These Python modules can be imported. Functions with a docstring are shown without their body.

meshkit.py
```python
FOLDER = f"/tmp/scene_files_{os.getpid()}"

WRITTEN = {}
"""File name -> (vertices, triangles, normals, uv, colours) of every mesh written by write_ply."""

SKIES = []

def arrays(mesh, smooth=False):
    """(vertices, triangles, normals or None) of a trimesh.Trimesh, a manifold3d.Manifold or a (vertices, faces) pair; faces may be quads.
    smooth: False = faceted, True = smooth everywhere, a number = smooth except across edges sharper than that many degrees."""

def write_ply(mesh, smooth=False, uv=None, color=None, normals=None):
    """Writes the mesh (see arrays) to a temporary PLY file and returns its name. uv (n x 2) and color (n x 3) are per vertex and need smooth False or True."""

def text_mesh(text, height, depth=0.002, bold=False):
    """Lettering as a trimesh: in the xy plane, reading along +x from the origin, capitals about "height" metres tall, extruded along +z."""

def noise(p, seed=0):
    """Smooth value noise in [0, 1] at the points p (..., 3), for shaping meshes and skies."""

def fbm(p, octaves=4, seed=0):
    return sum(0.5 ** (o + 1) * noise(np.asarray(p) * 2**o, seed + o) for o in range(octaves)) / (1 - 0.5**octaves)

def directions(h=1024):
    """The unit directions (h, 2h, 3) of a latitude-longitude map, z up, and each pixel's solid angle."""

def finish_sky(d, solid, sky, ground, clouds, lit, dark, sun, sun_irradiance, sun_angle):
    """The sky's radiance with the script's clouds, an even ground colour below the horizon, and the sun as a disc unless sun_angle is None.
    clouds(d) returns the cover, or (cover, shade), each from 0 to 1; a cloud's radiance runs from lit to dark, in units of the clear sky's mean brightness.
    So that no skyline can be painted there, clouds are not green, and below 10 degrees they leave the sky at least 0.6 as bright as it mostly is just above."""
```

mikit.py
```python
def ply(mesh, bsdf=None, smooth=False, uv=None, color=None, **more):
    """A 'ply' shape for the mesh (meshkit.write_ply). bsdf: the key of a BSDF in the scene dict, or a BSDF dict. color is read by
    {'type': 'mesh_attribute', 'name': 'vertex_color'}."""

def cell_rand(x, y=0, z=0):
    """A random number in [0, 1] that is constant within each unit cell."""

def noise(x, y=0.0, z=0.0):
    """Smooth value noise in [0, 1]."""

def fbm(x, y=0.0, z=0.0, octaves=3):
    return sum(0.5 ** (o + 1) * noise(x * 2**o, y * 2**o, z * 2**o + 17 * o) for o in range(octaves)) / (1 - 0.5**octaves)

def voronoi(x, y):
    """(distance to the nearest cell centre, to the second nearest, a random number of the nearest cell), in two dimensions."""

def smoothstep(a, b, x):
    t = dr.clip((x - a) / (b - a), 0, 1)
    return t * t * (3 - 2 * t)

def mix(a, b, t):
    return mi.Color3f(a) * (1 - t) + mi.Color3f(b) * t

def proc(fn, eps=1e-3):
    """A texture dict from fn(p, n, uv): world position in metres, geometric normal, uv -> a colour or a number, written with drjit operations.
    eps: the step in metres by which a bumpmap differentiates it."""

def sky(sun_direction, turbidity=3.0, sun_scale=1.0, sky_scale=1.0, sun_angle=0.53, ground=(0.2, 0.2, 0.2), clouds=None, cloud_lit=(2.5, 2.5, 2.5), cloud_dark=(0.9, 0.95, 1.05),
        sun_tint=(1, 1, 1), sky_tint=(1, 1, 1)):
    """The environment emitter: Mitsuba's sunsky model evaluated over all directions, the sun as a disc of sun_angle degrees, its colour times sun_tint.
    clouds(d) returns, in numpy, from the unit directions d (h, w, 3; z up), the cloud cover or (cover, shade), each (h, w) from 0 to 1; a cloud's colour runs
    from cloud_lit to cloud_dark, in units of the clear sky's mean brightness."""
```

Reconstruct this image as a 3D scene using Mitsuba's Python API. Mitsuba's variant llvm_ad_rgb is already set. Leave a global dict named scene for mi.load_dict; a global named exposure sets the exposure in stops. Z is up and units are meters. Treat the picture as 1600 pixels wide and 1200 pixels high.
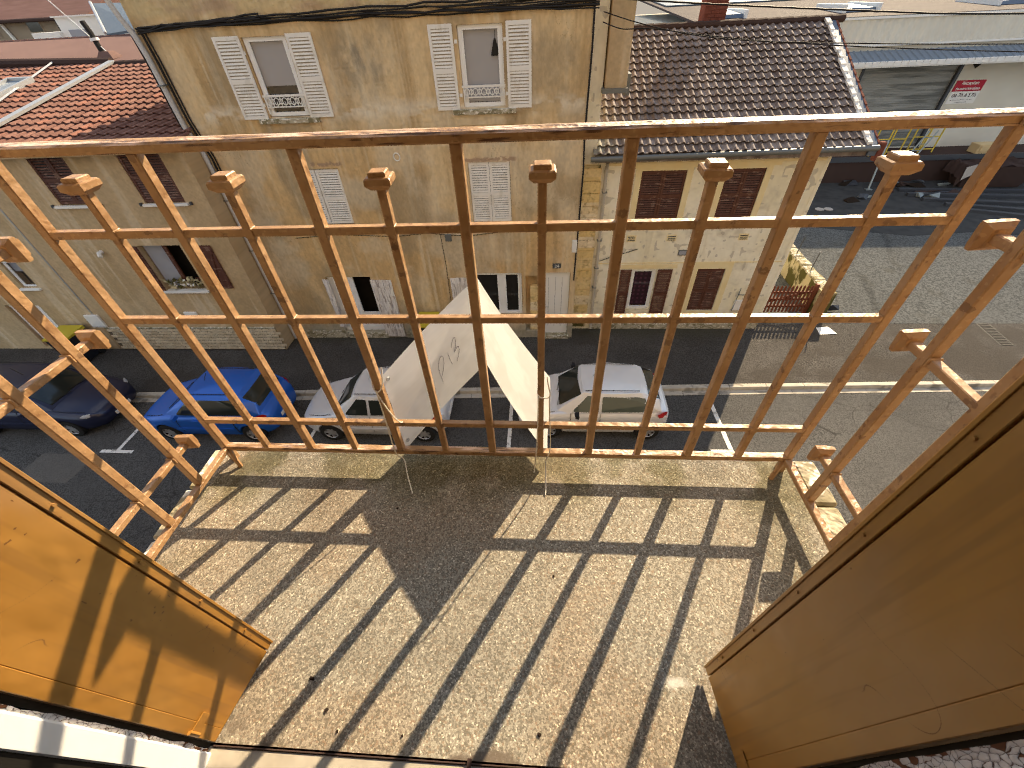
import math, random
import numpy as np, trimesh, manifold3d as m3
import mitsuba as mi, drjit as dr
import mikit, meshkit
from mikit import proc, noise, fbm, voronoi, cell_rand, smoothstep, mix
from shapely.geometry import Polygon, box as sbox
from shapely.ops import unary_union

random.seed(7); RNG = np.random.default_rng(11)
scene, labels = {'type': 'scene'}, {}

# ---------------------------------------------------------------- camera, light, exposure
CAM = [0.1600, -0.8666, 1.1968]
FWD = [-0.06779, 0.72584, -0.68451]; UP = [-0.00825, 0.68566, 0.72788]
T = mi.ScalarTransform4f
scene['camera'] = {'type': 'perspective', 'fov': 102.746, 'fov_axis': 'x', 'near_clip': 0.01, 'far_clip': 400.0,
    'to_world': T().look_at(origin=CAM, target=[CAM[i] + FWD[i] for i in range(3)], up=UP)}
SUN = (0.80, 1.37, 1.0)
def clouds(d):  # unseen clouds, added to brighten the sky fill on shaded walls
    c = meshkit.fbm(d * np.array([2.2, 2.2, 4.0]) + 3.1, 5, 4)
    cover = np.clip((c - 0.44) / 0.16, 0, 1)
    return cover * 0.9, np.clip((c - 0.55) * 2.0, 0, 0.5)
scene['sky'] = mikit.sky(SUN, turbidity=3, sun_scale=1.0, sky_scale=0.92, clouds=clouds, cloud_lit=(2.2, 2.17, 2.08), cloud_dark=(1.15, 1.15, 1.17), sky_tint=(1.03, 1.0, 0.96), sun_tint=(1.0, 0.995, 0.96))
exposure = 2.95

# ---------------------------------------------------------------- materials
def rgb(c): return {'type': 'rgb', 'value': list(map(float, c))}
def C(*c): return mi.Color3f(*c)
def mat(name, color, rough=0.7, spec=0.3, bump=None, scale=1.0, **kw):
    col = proc(color) if callable(color) else rgb(color)
    b = {'type': 'principled', 'base_color': col, 'roughness': rough, 'specular': spec, **kw}
    if bump is not None:
        b = {'type': 'bumpmap', 'nested': b, 'tex': proc(bump), 'scale': scale}
    scene[name] = {'type': 'twosided', 'bsdf': b}
    return name

def f_center(p, n, uv):
    big = fbm(p.x * 0.45 + 7, p.z * 0.5 + 3, p.y, octaves=5)
    c = mix((0.615, 0.42, 0.205), (0.70, 0.535, 0.315), smoothstep(0.28, 0.72, big))
    st = fbm(p.x * 3.6, p.z * 0.22 + 4, octaves=5)
    c = mix(c, (0.445, 0.300, 0.145), smoothstep(0.42, 0.74, st) * 0.80)
    st2 = fbm(p.x * 6.5 + 9, p.z * 0.30, octaves=4)
    c = mix(c, (0.73, 0.615, 0.425), smoothstep(0.50, 0.82, st2) * 0.60)
    dx, dz = (p.x + 3.75) / 0.55, (p.z - 0.42) / 0.62
    g = dr.exp(-(dx * dx + dz * dz)) * (0.25 + 0.75 * smoothstep(0.30, 0.70, fbm(p.x * 5, p.z * 2.2 + 2, octaves=5)))
    c = mix(c, (0.24, 0.20, 0.145), dr.clip(g * 1.15, 0, 0.95))
    sm = smoothstep(0.48, 0.72, fbm(p.x * 1.3 + 60, p.z * 0.8 + 5, octaves=6))
    c = mix(c, (0.36, 0.285, 0.185), sm * 0.65)
    wash = smoothstep(0.44, 0.70, fbm(p.x * 1.1 + 5, p.z * 1.3 + 1, octaves=6)) * smoothstep(1.0, -0.6, p.z)
    c = mix(c, (0.70, 0.60, 0.44), wash * 0.50)
    e1 = dr.exp(-dr.square((p.z + 0.50 + 0.08 * fbm(p.x * 2, p.z, octaves=2)) / 0.16)) * smoothstep(0.40, 0.62, fbm(p.x * 3, p.z * 5, octaves=4))
    c = mix(c, (0.80, 0.73, 0.60), e1 * 0.6)
    dk = smoothstep(0.46, 0.72, fbm(p.x * 1.6 + 40, p.z * 0.35, octaves=5)) * smoothstep(-1.2, -4.6, p.z)
    c = mix(c, (0.40, 0.285, 0.15), dk * 0.55)
    ov = smoothstep(0.07, 0.02, dr.abs(p.z + 1.60 + 0.05 * noise(p.x * 7))) * dr.maximum(smoothstep(0.62, 0.5, dr.abs(p.x + 5.4)), smoothstep(0.72, 0.6, dr.abs(p.x + 1.13)))
    c = mix(c, (0.40, 0.27, 0.19), ov * smoothstep(0.35, 0.55, fbm(p.x * 12, p.z * 16, octaves=4)) * 0.9)
    up = smoothstep(1.15, 1.30, p.z)
    c = mix(c, mix((0.60, 0.48, 0.27), (0.42, 0.30, 0.21), smoothstep(0.40, 0.65, fbm(p.x * 1.1, p.z * 3, octaves=4))), up * 0.7)
    low = smoothstep(-6.15, -6.75, p.z + 0.5 * (fbm(p.x * 2.0, p.z * 2, octaves=3) - 0.5))
    c = mix(c, mix((0.28, 0.25, 0.18), (0.46, 0.42, 0.33), fbm(p.x * 6, p.z * 8, octaves=4)), low)
    cr = fbm(p.x * 1.7 + 30, p.z * 0.9, octaves=6)
    c = mix(c, (0.34, 0.24, 0.12), smoothstep(0.005, 0.0, dr.abs(cr - 0.5)) * smoothstep(0.5, 0.65, fbm(p.x * 0.8, p.z * 0.8 + 11, octaves=3)) * 0.5)
    return c * (0.84 + 0.32 * fbm(p.x * 22, p.z * 12, octaves=4))
def b_stucco(p, n, uv): return fbm(p.x * 22, p.y * 22, p.z * 22, octaves=4)
mat('m_stucco_center', f_center, 0.95, 0.1, b_stucco, 0.035)

def f_left(p, n, uv):
    c = mix((0.45, 0.325, 0.18), (0.52, 0.39, 0.235), smoothstep(0.35, 0.65, fbm(p.x * 0.8, p.z * 0.9, octaves=4)))
    st = fbm(p.x * 4.2, p.z * 0.35, octaves=3)
    c = mix(c, (0.62, 0.51, 0.36), smoothstep(0.6, 0.75, st) * 0.6)
    c = mix(c, (0.38, 0.28, 0.17), smoothstep(0.6, 0.42, st) * 0.25)
    return c * (0.86 + 0.28 * fbm(p.x * 16, p.z * 16, octaves=3))
mat('m_stucco_left', f_left, 0.95, 0.1, b_stucco, 0.015)

def f_cream(p, n, uv):
    c = mix((0.79, 0.72, 0.53), (0.84, 0.79, 0.645), smoothstep(0.25, 0.75, fbm(p.x * 0.9 + 2, p.z * 0.8, octaves=5)))
    c = mix(c, (0.62, 0.55, 0.39), smoothstep(0.55, 0.85, fbm(p.x * 5.5, p.z * 0.6, octaves=5)) * 0.55)
    c = mix(c, (0.42, 0.38, 0.31), smoothstep(0.80, 0.86, noise(p.x * 9, p.z * 9, 1.0)) * 0.6)
    c = mix(c, (0.44, 0.39, 0.30), smoothstep(0.56, 0.84, fbm(p.x * 2.3 + 20, p.z * 2.9, octaves=6)) * 0.5)
    return c * (0.93 + 0.14 * fbm(p.x * 12, p.z * 12, octaves=3))
mat('m_cream', f_cream, 0.95, 0.1, b_stucco, 0.012)

def f_quoin(p, n, uv):
    r = cell_rand(dr.floor(p.z / 0.317), 3)
    c = mix((0.74, 0.57, 0.27), (0.80, 0.70, 0.52), smoothstep(0.2, 0.8, r))
    c = mix(c, (0.40, 0.30, 0.14), smoothstep(0.55, 0.75, fbm(p.x * 9, p.z * 9, octaves=4)) * 0.7)
    return c * (0.85 + 0.3 * fbm(p.x * 25, p.z * 25, octaves=2))
mat('m_quoin', f_quoin, 0.9, 0.1, b_stucco, 0.02)
mat('m_yellow_trim', lambda p, n, uv: mix((0.76, 0.61, 0.32), (0.80, 0.69, 0.43), fbm(p.x * 5, p.z * 5, octaves=3)), 0.9, 0.1)

def f_orange(p, n, uv):
    w = fbm(p.x * 14, p.y * 14, p.z * 14, octaves=4)
    c = mix((0.305, 0.172, 0.078), (0.375, 0.230, 0.118), smoothstep(0.25, 0.75, w))
    d = fbm(p.x * 70, p.y * 90, p.z * 45, octaves=4)
    c = mix(c, (0.15, 0.070, 0.030), smoothstep(0.60, 0.80, d) * 0.5)
    ch = smoothstep(0.70, 0.74, fbm(p.x * 38 + 7, p.y * 38, p.z * 30, octaves=4))
    c = mix(c, (0.085, 0.045, 0.028), ch * 0.5)
    return mix(c, (0.48, 0.32, 0.18), smoothstep(0.74, 0.80, noise(p.x * 160, p.y * 160, p.z * 120)) * 0.30)
def b_orange(p, n, uv): return fbm(p.x * 60, p.y * 60, p.z * 60, octaves=3)
mat('m_rail_paint', f_orange, 0.42, 0.5, b_orange, 0.004)
def f_toprail(p, n, uv):
    a = f_orange(p, n, uv)
    w = fbm(p.x * 12, p.y * 90, p.z * 90 + 4, octaves=4)
    a = mix(a, (0.70, 0.52, 0.42), smoothstep(0.45, 0.62, w) * smoothstep(0.4, 0.9, n.z))
    return mix(a, (0.07, 0.03, 0.02), smoothstep(0.56, 0.70, fbm(p.x * 16 + 5, p.y * 120, p.z * 120, octaves=4)) * 0.85)
mat('m_top_rail', f_toprail, 0.45, 0.5, b_orange, 0.006)
def f_shutter(p, n, uv):
    w = fbm(p.x * 3, p.y * 7, p.z * 2.2, octaves=6)
    c = mix((0.36, 0.168, 0.028), (0.41, 0.213, 0.050), smoothstep(0.25, 0.75, w))
    s = fbm(p.y * 16 + p.x * 9, p.z * 5, octaves=5)
    c = mix(c, (0.24, 0.12, 0.04), smoothstep(0.50, 0.85, s) * 0.35)
    c = mix(c, (0.42, 0.28, 0.18), smoothstep(0.50, 0.78, fbm(p.y * 6 + 3, p.z * 3 + p.x, octaves=5)) * 0.30)
    dp = fbm(p.y * 55 + 3, p.z * 2.2, octaves=4)
    c = mix(c, (0.22, 0.11, 0.035), smoothstep(0.56, 0.78, dp) * 0.35)
    sc = dr.abs(noise(p.y * 9 + p.z * 16, p.z * 5 - p.y * 7) - 0.5)
    c = mix(c, (0.15, 0.07, 0.025), smoothstep(0.006, 0.0, sc) * smoothstep(0.60, 0.72, noise(p.y * 13, p.z * 11 + 5)) * 0.8)
    return mix(c, (0.14, 0.06, 0.02), smoothstep(0.93, 0.96, noise(p.y * 170, p.z * 120, p.x * 20)) * 0.8)
mat('m_shutter_metal', f_shutter, 0.38, 0.5, lambda p, n, uv: fbm(p.x * 5, p.y * 9, p.z * 4, octaves=4), 0.010)

def f_floor(p, n, uv):
    f, s, r = voronoi(p.x * 270, p.y * 270)
    c = mix((0.172, 0.153, 0.118), (0.335, 0.308, 0.255), smoothstep(0.1, 0.8, r))
    c = mix(c, (0.25, 0.19, 0.13), smoothstep(0.90, 0.95, cell_rand(r * 977, 5)))
    c = mix(c, (0.58, 0.53, 0.44), smoothstep(0.93, 0.96, cell_rand(r * 517, 9)))
    g = noise(p.x * 120, p.y * 120)
    c = c * (0.78 + 0.30 * smoothstep(0.02, 0.32, s - f)) * (0.88 + 0.24 * g)
    big = fbm(p.x * 2.6, p.y * 2.6, octaves=5)
    c = c * (0.86 + 0.30 * big)
    pk = smoothstep(0.42, 0.75, fbm(p.x * 4 + 8, p.y * 4, octaves=5))
    c = mix(c, c * C(1.0, 0.86, 0.76), pk * 0.5)
    edge = smoothstep(-0.22, -0.02, p.y) * 1.15 + smoothstep(0.72, 0.98, dr.abs(p.x)) * 0.6
    mossn = smoothstep(0.36, 0.62, fbm(p.x * 7 + 2, p.y * 7 + 9, octaves=6))
    c = c * mix((1, 1, 1), mix((0.38, 0.37, 0.24), (0.75, 0.76, 0.66), fbm(p.x * 30, p.y * 30, octaves=4)), dr.clip(edge * mossn, 0, 0.92))
    sn = smoothstep(0.50, 0.74, fbm(p.x * 3.3 + 21, p.y * 3.3 + 4, octaves=6))
    c = c * (1.0 - 0.22 * sn)
    d = smoothstep(0.54, 0.70, fbm(p.x * 13, p.y * 20, octaves=5)) * smoothstep(-0.70, -0.785, p.y)
    c = mix(c, (0.14, 0.11, 0.085), d * 0.9)
    wx, wy = (p.x - 0.498) / 0.024, (p.y + 0.622) / 0.010
    wp = dr.exp(-(wx * wx + wy * wy)) * smoothstep(0.25, 0.5, fbm(p.x * 60, p.y * 60, octaves=3))
    return mix(c, (0.84, 0.82, 0.78), dr.clip(wp * 0.8, 0, 0.45))
def b_floor(p, n, uv):
    f, s, r = voronoi(p.x * 270, p.y * 270)
    return dr.minimum(s - f, 0.5) + 0.7 * fbm(p.x * 60, p.y * 60, octaves=2)
mat('m_floor', f_floor, 0.9, 0.2, b_floor, 0.0012)

def f_edge(p, n, uv):
    c = mix((0.46, 0.41, 0.30), (0.22, 0.19, 0.11), smoothstep(0.4, 0.65, fbm(p.x * 9, p.y * 9, p.z * 9, octaves=4)))
    return mix(c, (0.78, 0.74, 0.66), smoothstep(0.58, 0.68, fbm(p.x * 22, p.y * 22, p.z * 22, octaves=3)))
mat('m_stone_edge', f_edge, 0.9, 0.2, b_stucco, 0.03)

def f_road(p, n, uv):
    g = fbm(p.x * 55, p.y * 55, octaves=3)
    c = mix((0.052, 0.051, 0.050), (0.128, 0.126, 0.123), smoothstep(0.25, 0.75, g))
    c = c * (0.78 + 0.44 * fbm(p.x * 0.7, p.y * 0.9, octaves=4))
    wx, wy = p.x + 0.5 * fbm(p.x * 1.3, p.y * 1.3, octaves=4), p.y + 0.5 * fbm(p.x * 1.3 + 9, p.y * 1.3, octaves=4)
    f, s, r = voronoi(wx * 0.55, wy * 0.75)
    k = smoothstep(0.022, 0.0, s - f) * smoothstep(0.42, 0.6, fbm(p.x * 0.9 + 4, p.y * 0.9, octaves=3))
    c = mix(c, (0.03, 0.028, 0.026), k * 0.85)
    j = smoothstep(0.02, 0.0, dr.abs(p.y - 6.75 - 0.03 * p.x - 0.03 * noise(p.x * 2))) + smoothstep(0.015, 0.0, dr.abs(p.y - 4.2 - 0.03 * p.x - 0.03 * noise(p.x * 2.6 + 8)))
    return mix(c, (0.05, 0.046, 0.042), dr.clip(j, 0, 1) * 0.7)
mat('m_asphalt', f_road, 0.92, 0.2, lambda p, n, uv: fbm(p.x * 60, p.y * 60, octaves=3), 0.02)
def f_pave(p, n, uv):
    g = fbm(p.x * 50, p.y * 50, octaves=3)
    c = mix((0.040, 0.036, 0.033), (0.102, 0.095, 0.088), smoothstep(0.25, 0.75, g))
    c = c * (0.70 + 0.6 * fbm(p.x * 0.9 + 3, p.y * 1.1, octaves=4))
    st = smoothstep(0.58, 0.70, fbm(p.x * 0.6, p.y * 0.8 + 7, octaves=4))
    c = mix(c, (0.05, 0.042, 0.035), st * 0.6)
    wall_foot = smoothstep(9.75, 10.4, p.y - 0.03 * p.x + 0.5 * (fbm(p.x * 1.5, p.y * 1.5, octaves=3) - 0.5)) * smoothstep(7.0, 6.0, p.x)
    return mix(c, (0.055, 0.052, 0.030), wall_foot * 0.6)  # olive tone along the foot of the houses, fading out to the right
mat('m_pavement', f_pave, 0.92, 0.2, lambda p, n, uv: fbm(p.x * 50, p.y * 50, octaves=3), 0.02)
def f_yard(p, n, uv):
    g = fbm(p.x * 22, p.y * 22, octaves=4)
    c = mix((0.080, 0.084, 0.084), (0.160, 0.166, 0.165), smoothstep(0.28, 0.72, g))
    c = c * (0.85 + 0.3 * fbm(p.x * 0.6 + 3, p.y * 0.6, octaves=5))
    tr = smoothstep(0.20, 0.05, dr.abs(dr.abs(p.x - 12.5 - 0.35 * (p.y - 12) + 0.3 * noise(p.y * 0.4)) - 0.75))
    c = mix(c, c * 0.72, tr * smoothstep(0.35, 0.6, fbm(p.x * 2, p.y * 2, octaves=3)))
    return mix(c, (0.09, 0.088, 0.075), smoothstep(0.60, 0.85, fbm(p.x * 1.7, p.y * 1.5 + 3, octaves=6)) * 0.6)
mat('m_gravel', f_yard, 0.95, 0.15, lambda p, n, uv: fbm(p.x * 25, p.y * 25, octaves=4), 0.05)

def f_tile_red(p, n, uv):
    a, b = dr.floor(p.x / 0.25), dr.floor(p.y / 0.38)
    r = cell_rand(a, b, 4)
    c = mix((0.155, 0.074, 0.058), (0.215, 0.113, 0.09), r)
    c = mix(c, (0.30, 0.13, 0.09), smoothstep(0.9, 0.95, cell_rand(a, b, 8)) * 0.6)
    return c * (0.8 + 0.4 * fbm(p.x * 9, p.y * 9, octaves=3))
mat('m_tile_red', f_tile_red, 0.8, 0.25)
def f_tile_brown(p, n, uv):
    a, b = dr.floor(p.x / 0.2), dr.floor(p.y / 0.23)
    r = cell_rand(a, b, 4)
    c = mix((0.130, 0.104, 0.096), (0.215, 0.178, 0.165), r)
    c = mix(c, (0.34, 0.30, 0.285), smoothstep(0.46, 0.75, fbm(p.x * 6, p.y * 5, octaves=4)) * 0.55)
    c = mix(c, (0.16, 0.12, 0.11), smoothstep(0.88, 0.95, cell_rand(a, b, 8)) * 0.6)
    lich = smoothstep(2.5, 1.7, p.x + 0.6 * fbm(p.x * 3, p.y * 3, octaves=3)) * smoothstep(0.42, 0.6, fbm(p.x * 8, p.y * 8, octaves=3)) * smoothstep(12.2, 11.2, p.y)
    return mix(c, (0.33, 0.32, 0.25), lich * 0.8) * (0.8 + 0.4 * fbm(p.x * 14, p.y * 14, octaves=2))
mat('m_tile_brown', f_tile_brown, 0.8, 0.25)

def f_peel(p, n, uv):
    u, v = p.y * 170 + p.x * 90, p.z * 85
    wx = u + 1.2 * fbm(u * 0.7, v * 0.7, octaves=3); wy = v + 1.2 * fbm(u * 0.7 + 5, v * 0.7, octaves=3)
    f, s, r = voronoi(wx, wy)
    c = mix((0.80, 0.76, 0.74), (0.86, 0.84, 0.82), r)
    c = mix(c, (0.16, 0.09, 0.06), smoothstep(0.10, 0.03, s - f))
    w = smoothstep(0.0, 0.02, cell_rand(r * 7331, 3) - 1.45 + 1.3 * fbm(u * 0.25 + 3, v * 0.18, octaves=3)) * smoothstep(0.02, 0.07, s - f + 0.05)
    return mix(c, mix((0.23, 0.095, 0.045), (0.13, 0.06, 0.035), fbm(u * 2, v * 2, octaves=3)), w)
mat('m_peeling', f_peel, 0.7, 0.3, lambda p, n, uv: mi.luminance(f_peel(p, n, uv)), 0.004)
def f_plank(p, n, uv):
    g = fbm(p.x * 26, p.z * 2.5, octaves=4)
    c = mix((0.64, 0.60, 0.57), (0.78, 0.75, 0.72), smoothstep(0.4, 0.6, g))
    return mix(c, (0.30, 0.26, 0.24), smoothstep(0.58, 0.72, fbm(p.x * 34 + 4, p.z * 4, octaves=4)) * 0.8)
mat('m_worn_white_wood', f_plank, 0.85, 0.2)
def f_white(p, n, uv): return mix((0.78, 0.76, 0.72), (0.68, 0.65, 0.59), smoothstep(0.55, 0.75, fbm(p.x * 8, p.z * 6, octaves=3)))
mat('m_white_shutter', f_white, 0.6, 0.3)
def f_brown(p, n, uv):
    c = mix((0.075, 0.026, 0.016), (0.115, 0.045, 0.028), fbm(p.x * 18, p.z * 4, octaves=3))
    return mix(c, (0.25, 0.15, 0.11), smoothstep(0.62, 0.74, fbm(p.x * 7, p.z * 22, octaves=3)) * 0.6)
mat('m_brown_shutter', f_brown, 0.55, 0.35)
def f_brick(p, n, uv):
    r = cell_rand(dr.floor(p.x / 0.232 + 0.5 * dr.floor(p.z / 0.117)), dr.floor(p.z / 0.117))
    return mix((0.50, 0.41, 0.28), (0.66, 0.57, 0.42), r) * (0.8 + 0.4 * fbm(p.x * 20, p.z * 20, octaves=3))
mat('m_pale_brick', f_brick, 0.9, 0.1)
mat('m_red_brick', lambda p, n, uv: mix((0.13, 0.042, 0.03), (0.20, 0.075, 0.055), fbm(p.x * 12, p.y * 9, p.z * 14, octaves=3)), 0.9, 0.1)
def f_kerb(p, n, uv):
    c = mix((0.40, 0.36, 0.30), (0.58, 0.54, 0.46), fbm(p.x * 8, p.y * 14, octaves=4))
    return mix(c, (0.13, 0.12, 0.10), smoothstep(0.58, 0.7, fbm(p.x * 3, p.y * 6, octaves=3)) * 0.6)
mat('m_kerb', f_kerb, 0.9, 0.15)
def f_marking(p, n, uv): return mix((0.80, 0.79, 0.76), (0.25, 0.24, 0.22), smoothstep(0.6, 0.72, fbm(p.x * 14, p.y * 14, octaves=4)) * 0.7)
mat('m_marking', f_marking, 0.8, 0.2)
def f_mossy(p, n, uv):
    c = mix((0.46, 0.39, 0.22), (0.60, 0.53, 0.35), fbm(p.x * 3, p.y * 3, p.z * 3, octaves=3))
    return mix(c, (0.10, 0.09, 0.03), smoothstep(0.46, 0.6, fbm(p.x * 3 + p.y * 3.2, p.z * 1.6, octaves=4)))
mat('m_mossy_wall', f_mossy, 0.95, 0.1)
def f_door(p, n, uv):
    return mix((0.14, 0.145, 0.138), (0.32, 0.325, 0.312), smoothstep(0.3, 0.7, fbm(p.x * 0.6, p.z * 6, octaves=4)))
mat('m_roller', f_door, 0.6, 0.4)
mat('m_warehouse_wall', lambda p, n, uv: mix((0.60, 0.56, 0.48), (0.70, 0.67, 0.58), fbm(p.x * 0.9, p.z * 1.2, octaves=4)), 0.85, 0.2)
mat('m_pink', lambda p, n, uv: mix((0.155, 0.097, 0.084), (0.185, 0.118, 0.102), fbm(p.x * 0.8, p.y * 0.8, octaves=4)), 0.9, 0.1)
mat('m_far_roof', lambda p, n, uv: mix((0.055, 0.042, 0.042), (0.080, 0.064, 0.063), fbm(p.x * 0.6, p.y * 3, octaves=4)), 0.85, 0.2)
mat('m_far_red_roof', lambda p, n, uv: mix((0.12, 0.062, 0.05), (0.17, 0.095, 0.08), fbm(p.x * 1.6, p.y * 5, octaves=3)), 0.85, 0.2)
mat('m_far_wall', lambda p, n, uv: mix((0.28, 0.225, 0.165), (0.35, 0.295, 0.225), fbm(p.x * 0.9, p.z * 2, octaves=3)), 0.9, 0.1)
mat('m_sill_stone', lambda p, n, uv: mix((0.36, 0.32, 0.26), (0.48, 0.44, 0.37), fbm(p.x * 30, p.y * 30, octaves=4)), 0.9, 0.15)
mat('m_cast_iron', (0.062, 0.058, 0.053), 0.85, 0.2)
mat('m_mortar', (0.17, 0.135, 0.095), 0.95, 0.1)
mat('m_facade', (0.24, 0.20, 0.15), 0.95, 0.1)  # unseen facade, kept dark to weaken its bounce onto the balcony
mat('m_dark_room', (0.02, 0.018, 0.016), 0.9, 0.1)
mat('m_black', (0.012, 0.011, 0.010), 0.6, 0.3)
mat('m_rubber', (0.018, 0.018, 0.019), 0.8, 0.2)
mat('m_pvc', (0.79, 0.80, 0.81), 0.35, 0.5)
mat('m_white_paint', (0.76, 0.75, 0.72), 0.5, 0.4)
mat('m_zinc', (0.42, 0.44, 0.46), 0.42, 0.5, metallic=0.6)
mat('m_pipe', (0.50, 0.50, 0.50), 0.35, 0.5)
mat('m_zinc_dark', (0.16, 0.17, 0.17), 0.5, 0.5, metallic=0.4)
mat('m_cable', (0.016, 0.014, 0.014), 0.6, 0.3)
mat('m_curtain', (0.33, 0.34, 0.38), 0.9, 0.1)
mat('m_purple', lambda p, n, uv: mix((0.035, 0.010, 0.022), (0.085, 0.025, 0.05), smoothstep(0.25, 0.3, dr.abs(p.x * 7.1 - dr.floor(p.x * 7.1) - 0.5)) * smoothstep(0.2, 0.3, dr.abs(p.z * 7.1 - dr.floor(p.z * 7.1) - 0.5))), 0.7, 0.2)
mat('m_steel_blue', (0.10, 0.13, 0.18), 0.4, 0.5, metallic=0.3)
mat('m_canopy', (0.17, 0.205, 0.25), 0.5, 0.4)
mat('m_yellow_metal', (0.62, 0.46, 0.06), 0.5, 0.4)
mat('m_galv', (0.33, 0.36, 0.35), 0.5, 0.4, metallic=0.5)
mat('m_dark_steel', (0.075, 0.08, 0.092), 0.5, 0.4, metallic=0.4)
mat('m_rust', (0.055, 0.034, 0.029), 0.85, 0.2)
mat('m_red_sign', (0.42, 0.02, 0.04), 0.6, 0.3)
mat('m_sign_ink', (0.06, 0.03, 0.04), 0.7, 0.2)
mat('m_cardboard', (0.58, 0.44, 0.24), 0.9, 0.1)
mat('m_tarp', (0.42, 0.38, 0.34), 0.7, 0.3)
mat('m_gate_wood', (0.14, 0.042, 0.022), 0.7, 0.3)
mat('m_bin_body', (0.012, 0.014, 0.022), 0.5, 0.4)
mat('m_bin_lid', (0.52, 0.42, 0.035), 0.5, 0.4)
mat('m_cord', (0.82, 0.78, 0.70), 0.8, 0.2)
mat('m_ink', (0.11, 0.085, 0.11), 0.6, 0.3)
mat('m_debris', (0.025, 0.017, 0.012), 0.9, 0.1)
mat('m_blue_roof', (0.075, 0.105, 0.14), 0.4, 0.4)
for nm_, c_ in (('m_car_silver', (0.68, 0.69, 0.72)), ('m_car_pale', (0.76, 0.77, 0.79)), ('m_car_blue', (0.014, 0.12, 0.55)), ('m_car_navy', (0.010, 0.014, 0.048))):
    mat(nm_, c_, 0.30, 0.5, clearcoat=1.0, clearcoat_gloss=0.98, metallic=0.3)
mat('m_car_glass', (0.015, 0.02, 0.018), 0.06, 0.7)
mat('m_car_glass_light', (0.10, 0.12, 0.10), 0.06, 0.7)
mat('m_tyre', (0.02, 0.02, 0.02), 0.85, 0.2)
mat('m_rim', (0.50, 0.51, 0.53), 0.35, 0.5, metallic=0.6)
mat('m_tail', (0.40, 0.012, 0.012), 0.2, 0.6)
mat('m_headlamp', (0.40, 0.42, 0.44), 0.15, 0.7)
scene['m_pane'] = {'type': 'thindielectric', 'int_ior': 1.5}
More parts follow.
